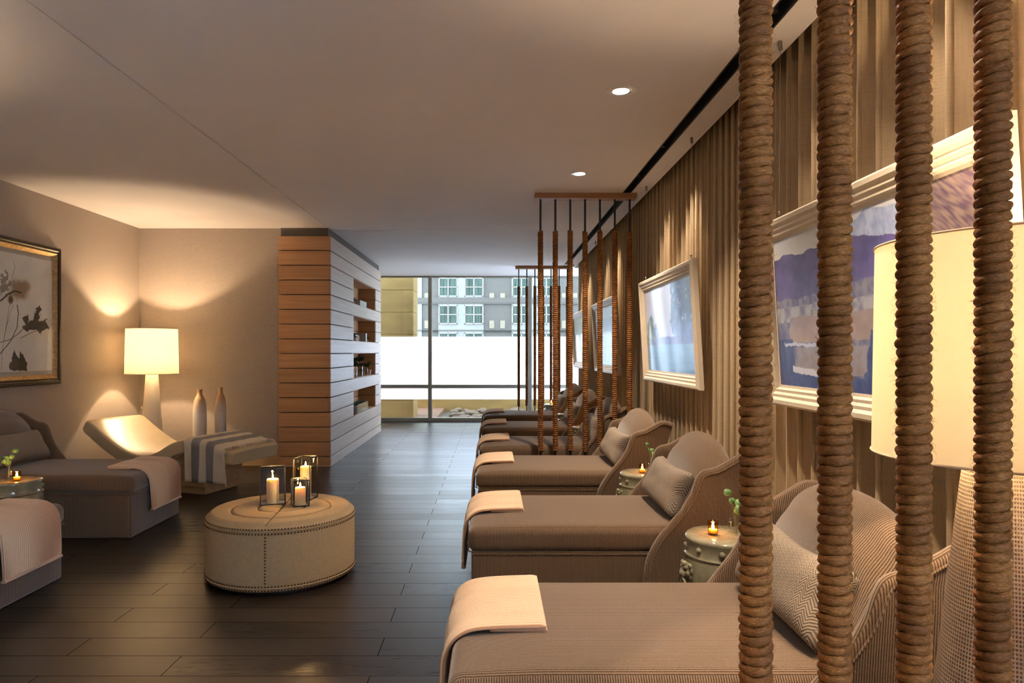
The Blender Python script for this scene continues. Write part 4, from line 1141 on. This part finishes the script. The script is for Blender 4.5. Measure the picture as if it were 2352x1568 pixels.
# ------------------------------------------------------------ niche decorations
Z1, Z2, Z3, Z4 = 1.978, 1.4695, .961, .4525
XN = -1.955
def succ(mb, c, r, seed):
    rnd = random.Random(seed)
    for k in range(11):
        a = k*2.4; e = .3+.9*(k/11); d = Vector((cos(a)*cos(e), sin(a)*cos(e), sin(e))); p = Vector(c)
        mb.tube([p, p+d*r*.6, p+d*r], [r*.10, r*.20, r*.03], 6)
def planter(name, x, y, z, w, l, h, mat, label, cat, ns, plant='succulent_plant', glassy=False):
    t = thing(name, label, cat, (x, y, z))
    b = MB(); th = .006
    b.box(-w/2, w/2, -l/2, l/2, 0, th); b.box(-w/2, -w/2+th, -l/2, l/2, th, h); b.box(w/2-th, w/2, -l/2, l/2, th, h); b.box(-w/2+th, w/2-th, -l/2, -l/2+th, th, h); b.box(-w/2+th, w/2-th, l/2-th, l/2, th, h)
    b.obj('box', mat, t, bevel=.001)
    if ns:
        MB().box(-w/2+th, w/2-th, -l/2+th, l/2-th, th, h*.8).obj('soil', 'soil' if not glassy else 'stone', t)
        for k in range(ns):
            s = MB(); succ(s, (0, -l/2+l*(k+.5)/ns, h*.8), .05+.012*(k % 2), k+int(z*10)); s.obj('succulent', 'leaf_dark', t, smooth=True)
    return t
def pot(x, y, z, r, h, mat, label, seed, plant=True, group=None):
    t = thing('plant_pot' if plant else 'votive_holder', label, 'plant pot' if plant else 'candle holder', (x, y, z), 0, group)
    b = MB(); b.lathe([(.001, 0), (r*.75, 0), (r, h), (r*.86, h), (r*.82, h*.8), (.001, h*.8)], 20); b.obj('pot', mat, t, smooth=True)
    if plant: s = MB(); succ(s, (0, 0, h*.75), r*1.6, seed); s.obj('succulent', 'leaf_dark', t, smooth=True)
    return t
pot(XN, 9.50, Z1, .038, .06, 'oak', 'small wooden pot with spiky succulent in the top niche', 3)
planter('stone_trough', XN, 10.05, Z1, .10, .50, .085, 'stone', 'pale rectangular stone trough in the top niche', 'planter', 0)
pot(XN, 9.50, Z2, .045, .055, 'terracotta', 'terracotta pot with succulent, left one in the second niche', 5)
planter('wooden_planter', XN-.04, 9.86, Z2, .09, .30, .095, 'beam', 'wooden planter box with succulents in the second niche', 'planter', 2)
t = MB().box(-.05, .05, -.05, .05, 0, .125).obj('stone_block', 'stone', bevel=.004, loc=(XN+.03, 10.12, Z2)); tag(t, 'pale upright stone block in the second niche', 'block')
pot(XN, 10.52, Z2, .040, .05, 'terracotta', 'terracotta pot with succulent, right one in the second niche', 6)
planter('glass_terrarium', XN-.02, 9.93, Z4, .17, .85, .125, 'lantern_glass', 'glass box terrarium with succulents in the bottom niche', 'terrarium', 5, glassy=True)
def bottle(x, y, z, r, h, label, leafy, seed):
    t = thing('glass_bottle', label, 'bottle', (x, y, z), 0, 'glass bottles in the third niche')
    b = MB(); b.lathe([(.001, .001), (r, .001), (r, h*.72), (r*.7, h*.84), (r*.42, h*.9), (r*.42, h), (r*.34, h), (r*.34, h*.9), (r*.92, h*.7), (r*.92, .006), (.001, .005)], 20); b.obj('glass', 'clear', t, smooth=True)
    if leafy:
        rnd = random.Random(seed); st = MB(); lf = MB()
        for k in range(leafy):
            a = rnd.uniform(0, 6.28); e = rnd.uniform(.05, .16); p = smoothcurve([(0, 0, .02), (0, 0, h), (cos(a)*e*.4+.01, sin(a)*e*.5, h+.04), (cos(a)*e*.5+.02, sin(a)*e, h+rnd.uniform(.03, .10))], 9)
            st.tube(p, .0014, 5)
            for q in p[4:]:
                for s in (-1, 1): leaf_disc(lf, (q.x+rnd.uniform(-.02, .02), q.y+s*rnd.uniform(.01, .025), q.z+rnd.uniform(-.012, .012)), rnd.uniform(.014, .022), (rnd.uniform(-.5, 1), -1, rnd.uniform(-.3, .6)), 0)
        st.obj('stem', 'stem', t, smooth=True); lf.obj('leaves', 'leaf_dark', t, smooth=True, split=180)
    return t
pot(XN+.02, 9.40, Z3, .030, .085, 'pink', 'pink glass votive at the left of the third niche', 1, False, 'pink votives in the third niche')
bottle(XN+.01, 9.66, Z3, .030, .14, 'short clear bottle with a leafy sprig in the third niche', 3, 2)
bottle(XN, 10.0, Z3, .050, .21, 'tall clear bottle with a leafy branch in the third niche', 7, 4)
bottle(XN+.02, 10.42, Z3, .028, .12, 'small clear bottle at the right of the third niche', 3, 9)
pot(XN-.03, 10.28, Z3, .038, .075, 'terracotta', 'terracotta pot with leaves in the third niche', 8)
pot(XN+.02, 10.68, Z3, .032, .080, 'pink', 'pink glass votive at the right of the third niche', 1, False, 'pink votives in the third niche')
